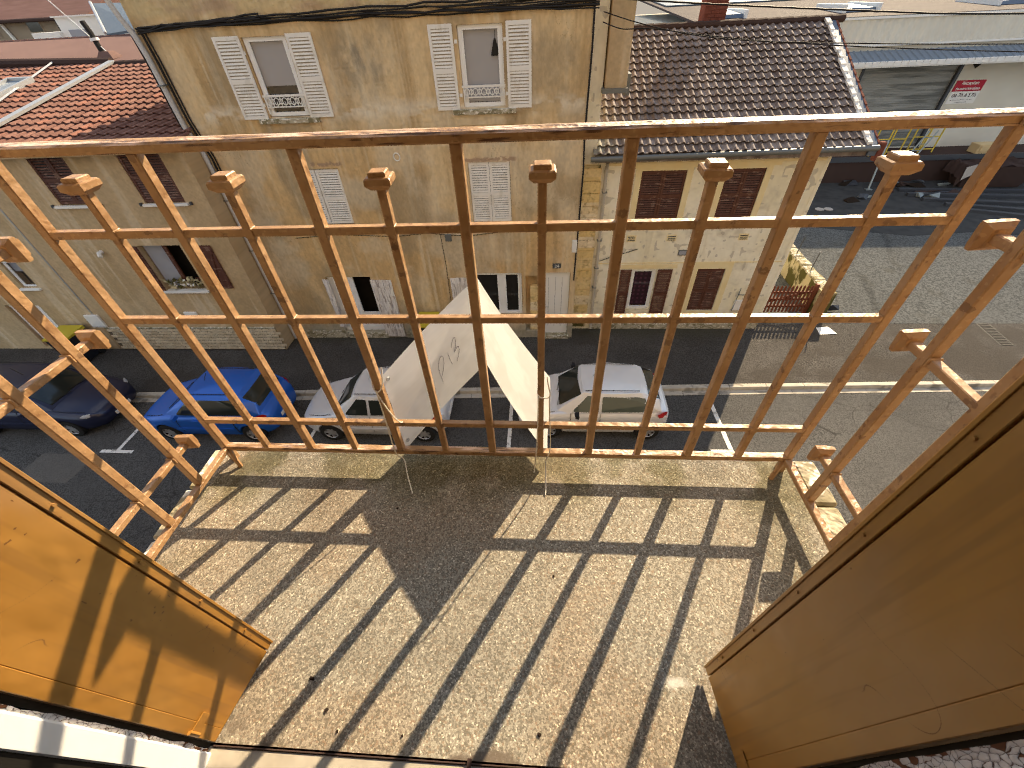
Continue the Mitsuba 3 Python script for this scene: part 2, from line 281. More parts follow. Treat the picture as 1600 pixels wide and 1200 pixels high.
def f_sign(p, n, uv):
    c = mix((0.70, 0.69, 0.67), (0.78, 0.775, 0.76), smoothstep(0.4, 0.6, fbm(p.x * 9, p.y * 9, p.z * 9, octaves=3)))
    return c * (0.96 + 0.04 * noise(p.z * 260))
scene['m_sign'] = {'type': 'principledthin', 'base_color': proc(f_sign), 'roughness': 0.7, 'diff_trans': 0.85, 'spec_trans': 0.0}

# ---------------------------------------------------------------- helpers
USED = {}
def uniq(k):
    n = USED.get(k, -1) + 1; USED[k] = n
    return k if n == 0 else '%s_%03d' % (k, n)
def thing(name, label, cat, group=None):
    k = uniq(name); labels[k] = {'label': label, 'category': cat}
    if group: labels[k]['group'] = group
    return k
def setting(name, mesh, m, smooth=False):
    k = uniq(name); labels[k] = {'kind': 'structure'}
    if mesh is not None: scene[k] = mikit.ply(mesh, m, smooth=smooth)
    return k
def part(parent, name, mesh, m, smooth=False, label=None, kind=None):
    k = uniq(parent + '__' + name)
    scene[k] = mesh if isinstance(mesh, dict) else mikit.ply(mesh, m, smooth=smooth)
    if label or kind:
        labels[k] = {}
        if label: labels[k]['label'] = label
        if kind: labels[k]['kind'] = kind
    return k
def whole(name, label, cat, mesh, m, smooth=False, group=None):
    k = thing(name, label, cat, group); scene[k] = mikit.ply(mesh, m, smooth=smooth); return k
def copyof(d, tf): return {**d, 'to_world': tf}
def cat(*ms):
    ms = [x for m in ms for x in (m if isinstance(m, list) else [m])]
    return trimesh.util.concatenate(ms)
def box(x0, x1, y0, y1, z0, z1):
    m = trimesh.creation.box((abs(x1 - x0), abs(y1 - y0), abs(z1 - z0)))
    m.apply_translation(((x0 + x1) / 2, (y0 + y1) / 2, (z0 + z1) / 2)); return m
def rbox(x0, x1, y0, y1, z0, z1, b=0.003):
    pts = []
    c = np.array([(x0 + x1) / 2, (y0 + y1) / 2, (z0 + z1) / 2]); h = np.array([abs(x1 - x0), abs(y1 - y0), abs(z1 - z0)]) / 2
    for s in np.ndindex(2, 2, 2):
        s = np.array(s) * 2 - 1
        for a in range(3):
            q = h - b; q[a] = h[a]; pts.append(c + s * q)
    return trimesh.Trimesh(np.array(pts)).convex_hull
def hull(pts): return trimesh.Trimesh(np.array(pts, float)).convex_hull
def tube(pts, r, n=8):
    pts = np.array(pts, float); k = len(pts)
    tan = np.gradient(pts, axis=0); tan /= np.linalg.norm(tan, axis=1, keepdims=True)
    ref = np.eye(3)[np.argmin(np.abs(tan[0]))]
    V = []; ang = np.arange(n) / n * 2 * np.pi
    for p, t in zip(pts, tan):
        a = np.cross(t, ref); a /= np.linalg.norm(a); b = np.cross(t, a); ref = np.cross(a, t)
        V.append(p + r * (np.cos(ang)[:, None] * a + np.sin(ang)[:, None] * b))
    V = np.vstack(V + [pts[:1], pts[-1:]])
    F = []
    for i in range(k - 1):
        for j in range(n):
            a, b = i * n + j, i * n + (j + 1) % n
            F += [[a, b, b + n], [a, b + n, a + n]]
    for j in range(n):
        F += [[k * n, (j + 1) % n, j], [k * n + 1, (k - 1) * n + j, (k - 1) * n + (j + 1) % n]]
    m = trimesh.Trimesh(V, np.array(F), process=False); m.fix_normals(); return m
def sag(a, b, s, n=14):
    t = np.linspace(0, 1, n)[:, None]; p = np.array(a) * (1 - t) + np.array(b) * t
    p[:, 2] -= 4 * s * (t * (1 - t))[:, 0]; return p
def spline(pts, n=6):
    from scipy.interpolate import CubicSpline
    pts = np.array(pts, float); t = np.arange(len(pts))
    return CubicSpline(t, pts)(np.linspace(0, len(pts) - 1, (len(pts) - 1) * n + 1))
def wallmesh(poly, y0, y1):
    """a polygon in (x, z) made solid from y0 to y1"""
    out = []
    for g in getattr(poly, 'geoms', [poly]):
        m = trimesh.creation.extrude_polygon(g, y1 - y0, engine='earcut')
        v = m.vertices.copy(); m.vertices = np.c_[v[:, 0], y0 + v[:, 2], v[:, 1]]; m.invert() if m.volume < 0 else None
        out.append(m)
    return cat(out)
def R(x0, x1, z0, z1): return sbox(min(x0, x1), min(z0, z1), max(x0, x1), max(z0, z1))
def sheet(poly, z):
    g = poly if hasattr(poly, 'exterior') else Polygon(poly)
    v, f = trimesh.creation.triangulate_polygon(g, engine='earcut')
    v = np.c_[v, np.full(len(v), z)]
    m = trimesh.Trimesh(v, f, process=False)
    if m.face_normals[:, 2].mean() < 0: m.invert()
    return m

# ---------------------------------------------------------------- ground, road, pavement, yard
ZR, ZP = -7.10, -7.0
KY = lambda x: 7.56 + 0.033 * x               # the kerb's street edge
setting('ground', sheet(Polygon([(-120, -60), (120, -60), (120, 160), (-120, 160)]), -7.13), 'm_gravel')
road = setting('road', sheet(Polygon([(-60, -0.5), (60, -0.5), (60, KY(60)), (-60, KY(-60))]), ZR), 'm_asphalt')
def quad_line(a, b, w):
    a, b = np.array(a, float), np.array(b, float); d = (b - a) / np.linalg.norm(b - a); n = np.array([-d[1], d[0]]) * w / 2
    return Polygon([a + n, b + n, b - n, a - n])
def marking(*polys):
    part(road, 'parking_marking', sheet(unary_union(polys), ZR + 0.004), 'm_marking')
marking(quad_line((-11.0, 5.22), (-10.98, 7.0), 0.10), quad_line((-11.46, 5.20), (-10.55, 5.20), 0.10))
marking(quad_line((-5.95, 5.40), (-5.86, 7.2), 0.10), quad_line((-6.35, 5.38), (-5.5, 5.39), 0.10))
marking(quad_line((-0.62, 5.46), (-0.62, 7.3), 0.10), quad_line((-1.08, 5.46), (-0.18, 5.47), 0.10))
marking(quad_line((4.87, 5.55), (4.85, 7.35), 0.11), quad_line((4.38, 5.57), (4.92, 5.58), 0.11))
scene['m_patch'] = {'type': 'twosided', 'bsdf': {'type': 'principled', 'base_color': proc(lambda p, n, uv: mix((0.07, 0.066, 0.06), (0.15, 0.14, 0.128), fbm(p.x * 50, p.y * 50, octaves=3))), 'roughness': 0.9}}
part(road, 'asphalt_patch', sheet(Polygon([(-13.1, 4.25), (-11.55, 4.2), (-11.45, 5.05), (-13.0, 5.1)]), ZR + 0.003), 'm_patch')
part(road, 'asphalt_patch', sheet(Polygon([(0.4, 4.9), (2.6, 4.95), (2.62, 5.6), (0.42, 5.55)]), ZR + 0.003), 'm_patch')
pav = setting('pavement', cat(sheet(Polygon([(-60, KY(-60) + 0.15), (60, KY(60) + 0.15), (60, 10.84), (7.0, 10.84), (7.0, 11.6), (-60, 11.6)]), ZP)), 'm_pavement')
for i in range(34):
    x0 = -20 + i * 1.02; x1 = x0 + 1.005
    dz = 0.004 * RNG.standard_normal(2)
    pts = []
    for x, zz in ((x0, dz[0]), (x1, dz[1])):
        for y, z in ((0, ZR - 0.02), (0.006, ZP + 0.002), (0.02, ZP + 0.012), (0.149, ZP + 0.010), (0.149, ZR - 0.02)):
            pts.append((x, KY(x) + y, z + (zz if z > ZR else 0)))
    part(pav, 'kerb_stone', hull(pts), 'm_kerb')
for i in range(34):
    x0 = -20 + i * 1.0 + 0.2; x1 = x0 + 0.985
    part(road, 'gutter_stone', hull([(x, KY(x) - d, z) for x in (x0, x1) for d, z in ((0.006, ZR + 0.012), (0.17, ZR + 0.008), (0.006, ZR - 0.03), (0.17, ZR - 0.03))]), 'm_kerb')
yard = setting('yard', sheet(Polygon([(7.0, 10.85), (60, 10.85), (60, 60), (7.0, 60)]), ZP + 0.004), 'm_gravel')
scene['m_yard_shade'] = {'type': 'twosided', 'bsdf': {'type': 'principled', 'base_color': proc(lambda p, n, uv: mix((0.022, 0.022, 0.023), (0.055, 0.054, 0.052), fbm(p.x * 3, p.y * 3, octaves=5))), 'roughness': 0.9}}
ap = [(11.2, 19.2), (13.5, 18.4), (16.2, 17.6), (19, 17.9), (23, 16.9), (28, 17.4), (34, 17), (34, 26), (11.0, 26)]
part(yard, 'painted_yard_shade', sheet(Polygon(ap).buffer(0.4).buffer(-0.2), ZP + 0.008), 'm_yard_shade')  # dark sheet painting the deep shade at the back of the yard
# drain channel in the pavement
dch = part(pav, 'drain_channel', sheet(Polygon([(14.0, 9.68), (14.4, 9.68), (14.53, 10.84), (14.13, 10.84)]), ZP + 0.004), 'm_black')
for i in range(14):
    t = (i + 0.5) / 14; y = 9.68 + t * 1.14; x = 14.02 + 0.13 * t
    part(dch, 'grate_bar', box(x + 0.03, x + 0.34, y - 0.018, y + 0.018, ZP + 0.004, ZP + 0.016), 'm_cast_iron')

# ---------------------------------------------------------------- our own building with the balcony
YF = -0.60
own = thing('apartment_building', 'dull tan rendered facade behind the balcony, pierced by the french window', 'building')
wall_poly = R(-13, 15, ZR, 6.2).difference(R(-0.645, 0.645, -0.215, 2.30))
part(own, 'wall', wallmesh(wall_poly, -0.80, YF), 'm_facade')
part(own, 'room', cat(box(-2.2, -2.1, -5, -0.86, -0.3, 2.7), box(2.1, 2.2, -5, -0.86, -0.3, 2.7), box(-2.2, 2.2, -5.1, -5, -0.3, 2.7), box(-2.2, 2.2, -5, -0.86, 2.6, 2.7), box(-2.2, 2.2, -5, -0.875, -0.3, -0.055)), 'm_dark_room')
slab = setting('balcony_floor', cat(box(-1.045, 1.045, YF - 0.186, 0.045, -0.20, -0.03)), 'm_floor')
# stone edging round the slab
for nm, x0, x1 in (('l', -1.100, -1.047), ('r', 1.047, 1.125)):
    ys = [0.06, -0.12, -0.31, -0.45, -0.598]
    for a, b in zip(ys[:-1], ys[1:]):
        j = RNG.uniform(-0.006, 0.006, 3)
        part(slab, 'edge_stone', rbox(x0 + j[0], x1 + j[1], b + 0.003, a - 0.003, -0.22, -0.032 - abs(j[2]), 0.008), 'm_stone_edge')
part(slab, 'edge_stone', rbox(-1.045, 1.045, 0.047, 0.075, -0.22, -0.032, 0.008), 'm_stone_edge')

# ---------------------------------------------------------------- balcony railing
rail = thing('balcony_railing', 'ochre painted metal grid railing with capped short bars round the balcony', 'railing')
S = 0.165; ZB, Z3, Z2, Z1, ZT = 0.044, 0.189, 0.600, 0.838, 1.014
def cap_mesh():
    """the two-step cap on a short bar; the bar ends at z = 0"""
    a = hull([(sx * w, sy * w, z) for sx in (-1, 1) for sy in (-1, 1) for w, z in ((0.017, -0.004), (0.0265, 0.006), (0.0265, 0.016), (0.023, 0.020))]
             + [(sx * a_, sy * b_, z) for sx in (-1, 1) for sy in (-1, 1) for a_, b_ in ((0.0265, 0.018), (0.018, 0.0265)) for z in (0.006, 0.018)])
    b = hull([(sx * w, sy * w, z) for sx in (-1, 1) for sy in (-1, 1) for w, z in ((0.0175, 0.019), (0.0175, 0.027), (0.0155, 0.029))])
    return cat(a, b)
CAP = mikit.ply(cap_mesh(), 'm_rail_paint')
part(rail, 'top_rail', cat(hull([(x, y, z) for x in (-1.012, 1.012) for y, z in ((-0.012, ZT - 0.006), (-0.009, ZT - 0.0095), (0.030, ZT - 0.0095), (0.034, ZT - 0.005), (0.034, ZT + 0.006), (0.029, ZT + 0.010), (0.011, ZT + 0.0125), (-0.007, ZT + 0.010), (-0.012, ZT + 0.006))])), 'm_top_rail')
for s in (-1, 1):
    part(rail, 'top_rail', rbox(s * 0.966, s * 1.012, YF + 0.004, -0.0125, ZT - 0.0095, ZT + 0.011, 0.003), 'm_top_rail')
    part(rail, 'corner_post', rbox(s * 0.978, s * 1.002, 0.0, 0.024, -0.03, ZT - 0.0095, 0.0025), 'm_rail_paint')
    part(rail, 'foot', tube([(s * 0.980, 0.006, 0.028), (s * 0.970, -0.006, 0.020), (s * 0.955, -0.020, -0.002), (s * 0.948, -0.026, -0.03)], 0.008, 6), 'm_rail_paint')
for i in range(1, 12):
    x = (i - 6) * S + RNG.uniform(-0.003, 0.003)
    lean = RNG.uniform(-0.003, 0.003)
    if i % 2 == 0:
        m = rbox(-0.0115, 0.0115, -0.003, 0.021, ZB + 0.009, ZT - 0.0095, 0.0025)
        m.vertices[:, 0] += x + lean * (m.vertices[:, 2])
        part(rail, 'tall_bar', m, 'm_rail_paint')
    else:
        zt = 0.932 + RNG.uniform(-0.004, 0.004)
        m = rbox(-0.0095, 0.0095, -0.001, 0.019, ZB + 0.009, zt, 0.002)
        m.vertices[:, 0] += x + lean * (m.vertices[:, 2])
        k = part(rail, 'short_bar', m, 'm_rail_paint')
        for z in (Z1, Z2, Z3): part(k, 'lap_joint', rbox(x + lean * z - 0.0108, x + lean * z + 0.0108, -0.0022, 0.0203, z - 0.0105, z + 0.0105, 0.0012), 'm_rail_paint')
        part(k, 'cap', copyof(CAP, T().translate([x + lean * zt, 0.009, zt]).rotate([0, 0, 1], RNG.uniform(-4, 4))), None)
for z, xe in ((Z1, 0.979), (Z2, 0.979), (Z3, 0.979)):
    part(rail, 'cross_bar', rbox(-xe, xe, 0.0005, 0.0195, z - 0.009, z + 0.009, 0.0018), 'm_rail_paint')
part(rail, 'bottom_rail', rbox(-0.99, 0.99, -0.002, 0.024, ZB - 0.011, ZB + 0.009, 0.0025), 'm_top_rail')
for s in (-1, 1):
    X = s * 0.985
    part(rail, 'bottom_rail', rbox(X - 0.011, X + 0.011, YF + 0.002, -0.003, 0.03, 0.05, 0.0025), 'm_rail_paint')
    for y in (-0.148, -0.298, -0.448):
        part(rail, 'tall_bar', rbox(X - 0.0125, X + 0.0125, y - 0.0115, y + 0.0115, 0.05, ZT - 0.0095, 0.0025), 'm_rail_paint')
    for z in (0.190, 0.604, 0.846):
        k = part(rail, 'cross_bar', rbox(X - 0.0105, X + 0.0105, YF + 0.004, -0.094, z - 0.0095, z + 0.0095, 0.002), 'm_rail_paint')
        part(k, 'cap', copyof(CAP, T().translate([X, -0.096, z]).rotate([1, 0, 0], -90).rotate([0, 0, 1], RNG.uniform(-4, 4))), None)
        for y in (-0.148, -0.298):
            part(k, 'collar', rbox(X - 0.0145, X + 0.0145, y - 0.018, y - 0.0122, z - 0.012, z + 0.012, 0.002), 'm_rail_paint')

# ---------------------------------------------------------------- folding metal shutters in the reveal
def splay(m, s, x_front, x_back, y_front, y_back):
    v = m.vertices.copy()
    t = (v[:, 1] - y_front) / (y_back - y_front)
    v[:, 0] = s * (v[:, 0] + x_front + (x_back - x_front) * t)
    m = trimesh.Trimesh(v, m.faces, process=False)
    if s < 0: m.invert()
    return m
for s, xf, xb, yf, yb, lab in ((-1, 0.540, 0.576, -0.583, -0.786, 'sunlit ochre folding metal shutter left of the doorway, barred with railing shadows'),
                               (1, 0.566, 0.584, -0.589, -0.786, 'shaded brown ochre folding metal shutter right of the doorway')):
    sh = thing('folding_shutter', lab, 'shutter')
    t0 = -0.018 if s < 0 else -0.008
    pl = splay(rbox(-0.0015, 0.0015, yb + 0.0238, yf - 0.0215, t0, 2.24, 0.0008), s, xf + 0.0035, xb + 0.0035, yf, yb)
    part(sh, 'leaf', pl, 'm_shutter_metal')
    part(sh, 'edge_strip', splay(rbox(0.0008, 0.006, yf - 0.019, yf, t0 + 0.002, 2.24, 0.001), s, xf, xb, yf, yb), 'm_shutter_metal')
    part(sh, 'edge_lip', splay(rbox(-0.0015, 0.0006, yf - 0.004, yf + 0.001, t0 + 0.002, 2.24, 0.0006), s, xf, xb, yf, yb), 'm_shutter_metal')
    part(sh, 'hinge_strip', splay(rbox(-0.002, 0.0015, yb, yb + 0.0235, t0, 2.24, 0.0008), s, xf + 0.0035, xb + 0.0035, yf, yb), 'm_shutter_metal')
    for z in ((0.06, 0.9, 1.7) if s < 0 else (0.03, 0.95, 1.75)):
        part(sh, 'hinge', splay(tube([(-0.003, yb + 0.004, z), (-0.003, yb + 0.004, z + 0.035)], 0.0042, 8), s, xf + 0.001, xb + 0.001, yf, yb), 'm_shutter_metal', 40)
        part(sh, 'hinge_plate', splay(rbox(-0.0055, -0.0032, yb + 0.002, yb + 0.04, z + 0.004, z + 0.03, 0.0006), s, xf + 0.003, xb + 0.003, yf, yb), 'm_shutter_metal')
    for z in np.arange(0.12, 1.3, 0.19): part(sh, 'rivet', splay(tube([(-0.0022, yf - 0.010, z), (0.002, yf - 0.010, z)], 0.0028, 8), s, xf, xb, yf, yb), 'm_shutter_metal', 40)
    # outer leaf folded behind
    part(sh, 'folded_leaf', splay(rbox(0.008, 0.011, yb + 0.01, yf - 0.002, t0, 2.24, 0.0008), s, xf, xb, yf, yb), 'm_shutter_metal')

# ---------------------------------------------------------------- french window frame and sill
fw = thing('french_window', 'white framed french window at the camera, peeling painted wooden jambs beside the shutters', 'window')
def rough_strip(x0, x1, y0, y1, z0, z1, amp, seed):
    n = 160; z = np.linspace(z0, z1, n); V, F = [], []
    r = np.random.default_rng(seed); e = np.convolve(r.standard_normal(n + 8), np.ones(4) / 4, 'same')[4:n + 4] * amp
    for k in range(n):
        V += [(x0, y0, z[k]), (x1, y0, z[k]), (x1, y1 + e[k], z[k]), (x0, y1 + e[k], z[k])]
    for k in range(n - 1):
        for j in range(4):
            a, b = 4 * k + j, 4 * k + (j + 1) % 4
            F += [[a, b, b + 4], [a, b + 4, a + 4]]
    m = trimesh.Trimesh(np.array(V), np.array(F), process=False); m.fix_normals(); return m
part(fw, 'jamb', cat(rough_strip(-0.64, -0.588, -0.822, -0.7965, -0.02, 2.3, 0.0022, 3)), 'm_peeling', label='peeling white wooden jamb strip on the left')
part(fw, 'frame', hull([(x, y, z) for z in (-0.028, 2.3) for x, y in ((-0.66, -0.8035), (-0.583, -0.8035), (-0.580, -0.8065), (-0.580, -0.8400), (-0.583, -0.8425), (-0.66, -0.8425))]), 'm_pvc')
part(fw, 'shade_filler', box(-0.66, -0.585, -0.86, -0.8428, -0.05, 2.3), 'm_black')  # black box painting the unlit interior beside the frame
part(fw, 'jamb', cat(rough_strip(0.598, 0.645, -0.90, -0.7925, -0.02, 2.3, 0.0016, 9)), 'm_peeling', label='cracked and peeling white wooden jamb on the right')
part(fw, 'shade_filler', box(-0.66, -0.5925, -0.7964, -0.7866, -0.03, 2.3), 'm_black')  # black filler painting the shade in the gap behind the left shutter
part(fw, 'shade_filler', box(0.602, 0.66, -0.7924, -0.7866, -0.03, 2.3), 'm_black')  # black filler painting the gap shade behind the right shutter
part(fw, 'head', box(-0.63, 0.645, -0.86, -0.80, 2.20, 2.3), 'm_pvc')
sill = part(fw, 'sill', rbox(-0.64, 0.60, -0.88, -0.7925, -0.06, -0.028, 0.003), 'm_sill_stone')
part(fw, 'sill_gap', box(-0.60, 0.60, -0.7924, -0.7866, -0.06, -0.050), 'm_black')
part(fw, 'sill_edge', rbox(-0.585, 0.585, -0.7935, -0.7900, -0.04, -0.0245, 0.001), 'm_rust')
part(fw, 'latch', hull([(0.012 + x, y, z) for x in (-0.004, 0.004) for y in (-0.815, -0.783) for z in (-0.03, -0.014)]), 'm_rust')

# bits of dirt on the floor
def clump(x, y, r, seed):
    rr = np.random.default_rng(seed); p = rr.standard_normal((14, 3)); p /= np.linalg.norm(p, axis=1, keepdims=True)
    p = p * r * rr.uniform(0.5, 1.1, (14, 1)) * np.array([1, 0.9, 0.5]); p[:, 2] += r * 0.35
    return hull(p + np.array([x, y, -0.03]))
for i, (x, y, r, lab) in enumerate(((-0.405, -0.655, 0.0085, 'dark leaf crumb on the lit floor, nearest the left shutter'), (-0.345, -0.715, 0.0060, 'dark leaf crumb on the floor between two bar shadows left of centre'),
        (-0.305, -0.752, 0.0045, 'small dark crumb at the window sill, left of the centre latch'), (-0.150, -0.752, 0.005, 'small dark crumb by the sill just left of the latch'), (0.165, -0.735, 0.006, 'dark crumb lying in a bar shadow right of centre'), (-0.312, -0.178, 0.006, 'tiny crumb beside the large sign shadow near the railing'), (0.205, -0.38, 0.005, 'dark crumb in a bar shadow in the middle of the floor'))):
    whole('floor_crumb', lab, 'debris', clump(x, y, r, 40 + i), 'm_debris', False, 'crumbs of dirt on the balcony floor')

# ---------------------------------------------------------------- the folded sign tied to the railing
sg = thing('folded_sign', 'white folded plastic sign board tied behind the railing with cord, handwriting on its back', 'sign')
A, B, Cc = np.array([-0.322, 0.030]), np.array([-0.076, 0.500]), np.array([0.190, 0.028])
def panel(a, b, za, zb, nz=2, crease=()):
    d = b - a; n = np.array([-d[1], d[0]]) / np.linalg.norm(d)
    us = np.linspace(0, 1, 13); vs = np.linspace(0, 1, 9)
    V, F = [], []
    for u in us:
        for v in vs:
            bow = 0.006 * math.sin(math.pi * u) + 0.003 * math.sin(2 * math.pi * v + 3 * u)
            q = a + d * u + n * bow
            z0 = za[0] * (1 - u) + zb[0] * u; z1 = za[1] * (1 - u) + zb[1] * u
            V.append((q[0], q[1], z0 + (z1 - z0) * v))
    m = len(vs)
    for i in range(len(us) - 1):
        for j in range(m - 1):
            k = i * m + j; F += [[k, k + m, k + m + 1], [k, k + m + 1, k + 1]]
    return trimesh.Trimesh(np.array(V), np.array(F), process=False)
part(sg, 'panel', panel(A, B, (0.022, 0.376), (0.033, 0.452)), 'm_sign', True)
part(sg, 'panel', panel(Cc, B, (0.006, 0.380), (0.033, 0.452)), 'm_sign', True)
dAB = B - A; nAB = np.array([dAB[1], -dAB[0]]) / np.linalg.norm(dAB)
def on_sign(u, v, off=0.004):
    q = A + dAB * u + nAB * (off - 0.006 * math.sin(math.pi * u) - 0.003 * math.sin(2 * math.pi * v + 3 * u))
    z0 = 0.022 + 0.011 * u; z1 = 0.376 + 0.076 * u
    return (q[0], q[1], z0 + (z1 - z0) * v)
for u, v in ((0.035, 0.93), (0.035, 0.09)):
    q = np.array(on_sign(u, v, 0.003)); e1 = np.array([dAB[0], dAB[1], 0]) / np.linalg.norm(dAB)
    part(sg, 'eyelet', tube([q + 0.006 * (math.cos(a) * e1 + math.sin(a) * np.array([0, 0, 1.0])) for a in np.linspace(0, 2 * math.pi, 17)], 0.0018, 6), 'm_zinc', True)
def stroke(uv): return tube(spline([on_sign(u, v) for u, v in uv], 5), 0.0009, 6)
part(sg, 'letter', stroke([(0.475, 0.30), (0.465, 0.38), (0.455, 0.47), (0.462, 0.555), (0.49, 0.61), (0.515, 0.595), (0.517, 0.53), (0.500, 0.46), (0.474, 0.40)]), 'm_ink', True)
part(sg, 'letter', stroke([(0.572, 0.575), (0.576, 0.52), (0.588, 0.45), (0.597, 0.41)]), 'm_ink', True)
part(sg, 'letter', stroke([(0.622, 0.585), (0.640, 0.645), (0.668, 0.655), (0.671, 0.60), (0.648, 0.535), (0.640, 0.515), (0.665, 0.535), (0.690, 0.53), (0.690, 0.48), (0.668, 0.425), (0.655, 0.385)]), 'm_ink', True)
for pts in ([(-0.302, 0.012, 0.430), (-0.306, -0.004, 0.385), (-0.318, -0.008, 0.358), (-0.334, -0.007, 0.349), (-0.343, 0.004, 0.372), (-0.336, 0.024, 0.40)],
            [(-0.333, -0.007, 0.352), (-0.319, -0.010, 0.285), (-0.300, -0.008, 0.225), (-0.290, 0.005, 0.200)],
            [(-0.336, -0.002, 0.345), (-0.338, -0.004, 0.26), (-0.343, -0.005, 0.14), (-0.345, -0.008, 0.065), (-0.335, -0.012, 0.035), (-0.318, -0.018, 0.022), (-0.306, -0.05, 0.0), (-0.290, -0.088, -0.019), (-0.274, -0.122, -0.027)],
            [(0.182, 0.014, 0.395), (0.187, -0.002, 0.365), (0.190, -0.004, 0.335), (0.176, -0.008, 0.331), (0.160, -0.006, 0.333), (0.154, 0.012, 0.345)],
            [(0.189, -0.004, 0.333), (0.193, -0.005, 0.22), (0.197, -0.006, 0.10), (0.190, -0.010, 0.05), (0.183, -0.014, 0.022), (0.183, -0.05, -0.004), (0.182, -0.115, -0.026)],
            [(0.158, -0.006, 0.333), (0.155, -0.008, 0.26), (0.152, -0.008, 0.12), (0.146, -0.014, 0.015), (0.143, -0.03, -0.02)]):
    part(sg, 'cord', tube(spline(pts, 5), 0.0021, 6), 'm_cord', True)

# ---------------------------------------------------------------- windows, shutters, tiles for the houses
def louver_leaf(parent, x0, x1, z0, z1, y, m, mid=True, n=None, name='shutter', dy=0.035, stile=0.055, label=None, back=None):
    """a louvred leaf standing just in front of y: frame + slats"""
    zm = z0 + (z1 - z0) * 0.48
    fr = [box(x0, x0 + stile, y - dy, y, z0, z1), box(x1 - stile, x1, y - dy, y, z0, z1),
          box(x0 + stile, x1 - stile, y - dy + 0.002, y - 0.002, z0, z0 + 0.07), box(x0 + stile, x1 - stile, y - dy + 0.002, y - 0.002, z1 - 0.07, z1)]
    if mid: fr.append(box(x0 + stile, x1 - stile, y - dy + 0.002, y - 0.002, zm - 0.045, zm + 0.045))
    k = part(parent, name, cat(fr), m, label=label)
    spans = [(z0 + 0.07, zm - 0.045), (zm + 0.045, z1 - 0.07)] if mid else [(z0 + 0.07, z1 - 0.07)]
    w = x1 - x0 - 2 * stile
    sl = box(-w / 2, w / 2, -0.0035, 0.0035, -0.021, 0.021)
    sl.apply_transform(trimesh.transformations.rotation_matrix(math.radians(-30), (1, 0, 0)))
    d = mikit.ply(sl, m)
    for a, b in spans:
        c = max(2, int(round((b - a) / 0.060)))
        for i in range(c):
            part(k, 'slat', copyof(d, T().translate([(x0 + x1) / 2, y - dy * 0.55, a + (i + 0.5) * (b - a) / c]).rotate([1, 0, 0], RNG.uniform(-4, 4))), None)
    if back: part(k, 'slat_shade', box(x0 + stile, x1 - stile, y - 0.003, y - 0.001, z0 + 0.07, z1 - 0.07), back)  # added sheet whose tone stands in for shade between the slats
    return k
def window(parent, x0, x1, z0, z1, y, m='m_pvc', mull=(), back='m_curtain', backz=None, fw_=0.075, depth=0.05, glass=True):
    """frame set into an opening, its front at y; pane and what hangs behind it"""
    fr = [box(x0, x0 + fw_, y, y + depth, z0, z1), box(x1 - fw_, x1, y, y + depth, z0, z1), box(x0 + fw_, x1 - fw_, y, y + depth, z0, z0 + fw_), box(x0 + fw_, x1 - fw_, y, y + depth, z1 - fw_, z1)]
    for a, b in mull: fr.append(box(a, b, y + 0.003, y + depth - 0.003, z0 + fw_, z1 - fw_))
    inner = [box(x0 + fw_, x0 + fw_ + 0.03, y + 0.015, y + depth - 0.005, z0 + fw_, z1 - fw_), box(x1 - fw_ - 0.03, x1 - fw_, y + 0.015, y + depth - 0.005, z0 + fw_, z1 - fw_)]
    k = part(parent, 'window', cat(fr + inner), m)
    if glass:
        g = trimesh.Trimesh([(x0 + fw_, y + 0.03, z0 + fw_), (x1 - fw_, y + 0.03, z0 + fw_), (x1 - fw_, y + 0.03, z1 - fw_), (x0 + fw_, y + 0.03, z1 - fw_)], [[0, 1, 2], [0, 2, 3]], process=False)
        part(k, 'pane', g, 'm_pane')
    if back:
        a, b = backz or (z0 + fw_, z1 - fw_)
        part(k, 'curtain', box(x0 + fw_, x1 - fw_, y + 0.085, y + 0.095, a, b), back)
    return k
def niche(x0, x1, z0, z1, y0, y1):
    """dark inside of an opening: back, sides"""
    return cat(box(x0 - 0.3, x1 + 0.3, y1, y1 + 0.05, z0 - 0.3, z1 + 0.3))
def tile_mesh(w, L, drop, roll):
    prof = [(0, 0.0), (0.10, 0.0), (0.30, 0.002), (0.46, 0.006), (0.56, 0.45), (0.66, 0.85), (0.76, 1.0), (0.87, 0.85), (0.96, 0.40), (1.02, 0.05)]
    V, F = [], []
    n = len(prof)
    for v, lift in ((0.0, drop), (L, 0.0)):
        for u, h in prof: V.append(((u - 0.5) * w, v, lift + h * roll))
    for u, h in prof: V.append(((u - 0.5) * w, 0.004, drop + h * roll - 0.024))
    for i in range(n - 1):
        F += [[i, i + 1, i + 1 + n], [i, i + 1 + n, i + n], [i + 2 * n, i + 1 + 2 * n, i + 1], [i + 2 * n, i + 1, i]]
    return trimesh.Trimesh(np.array(V), np.array(F), process=False)
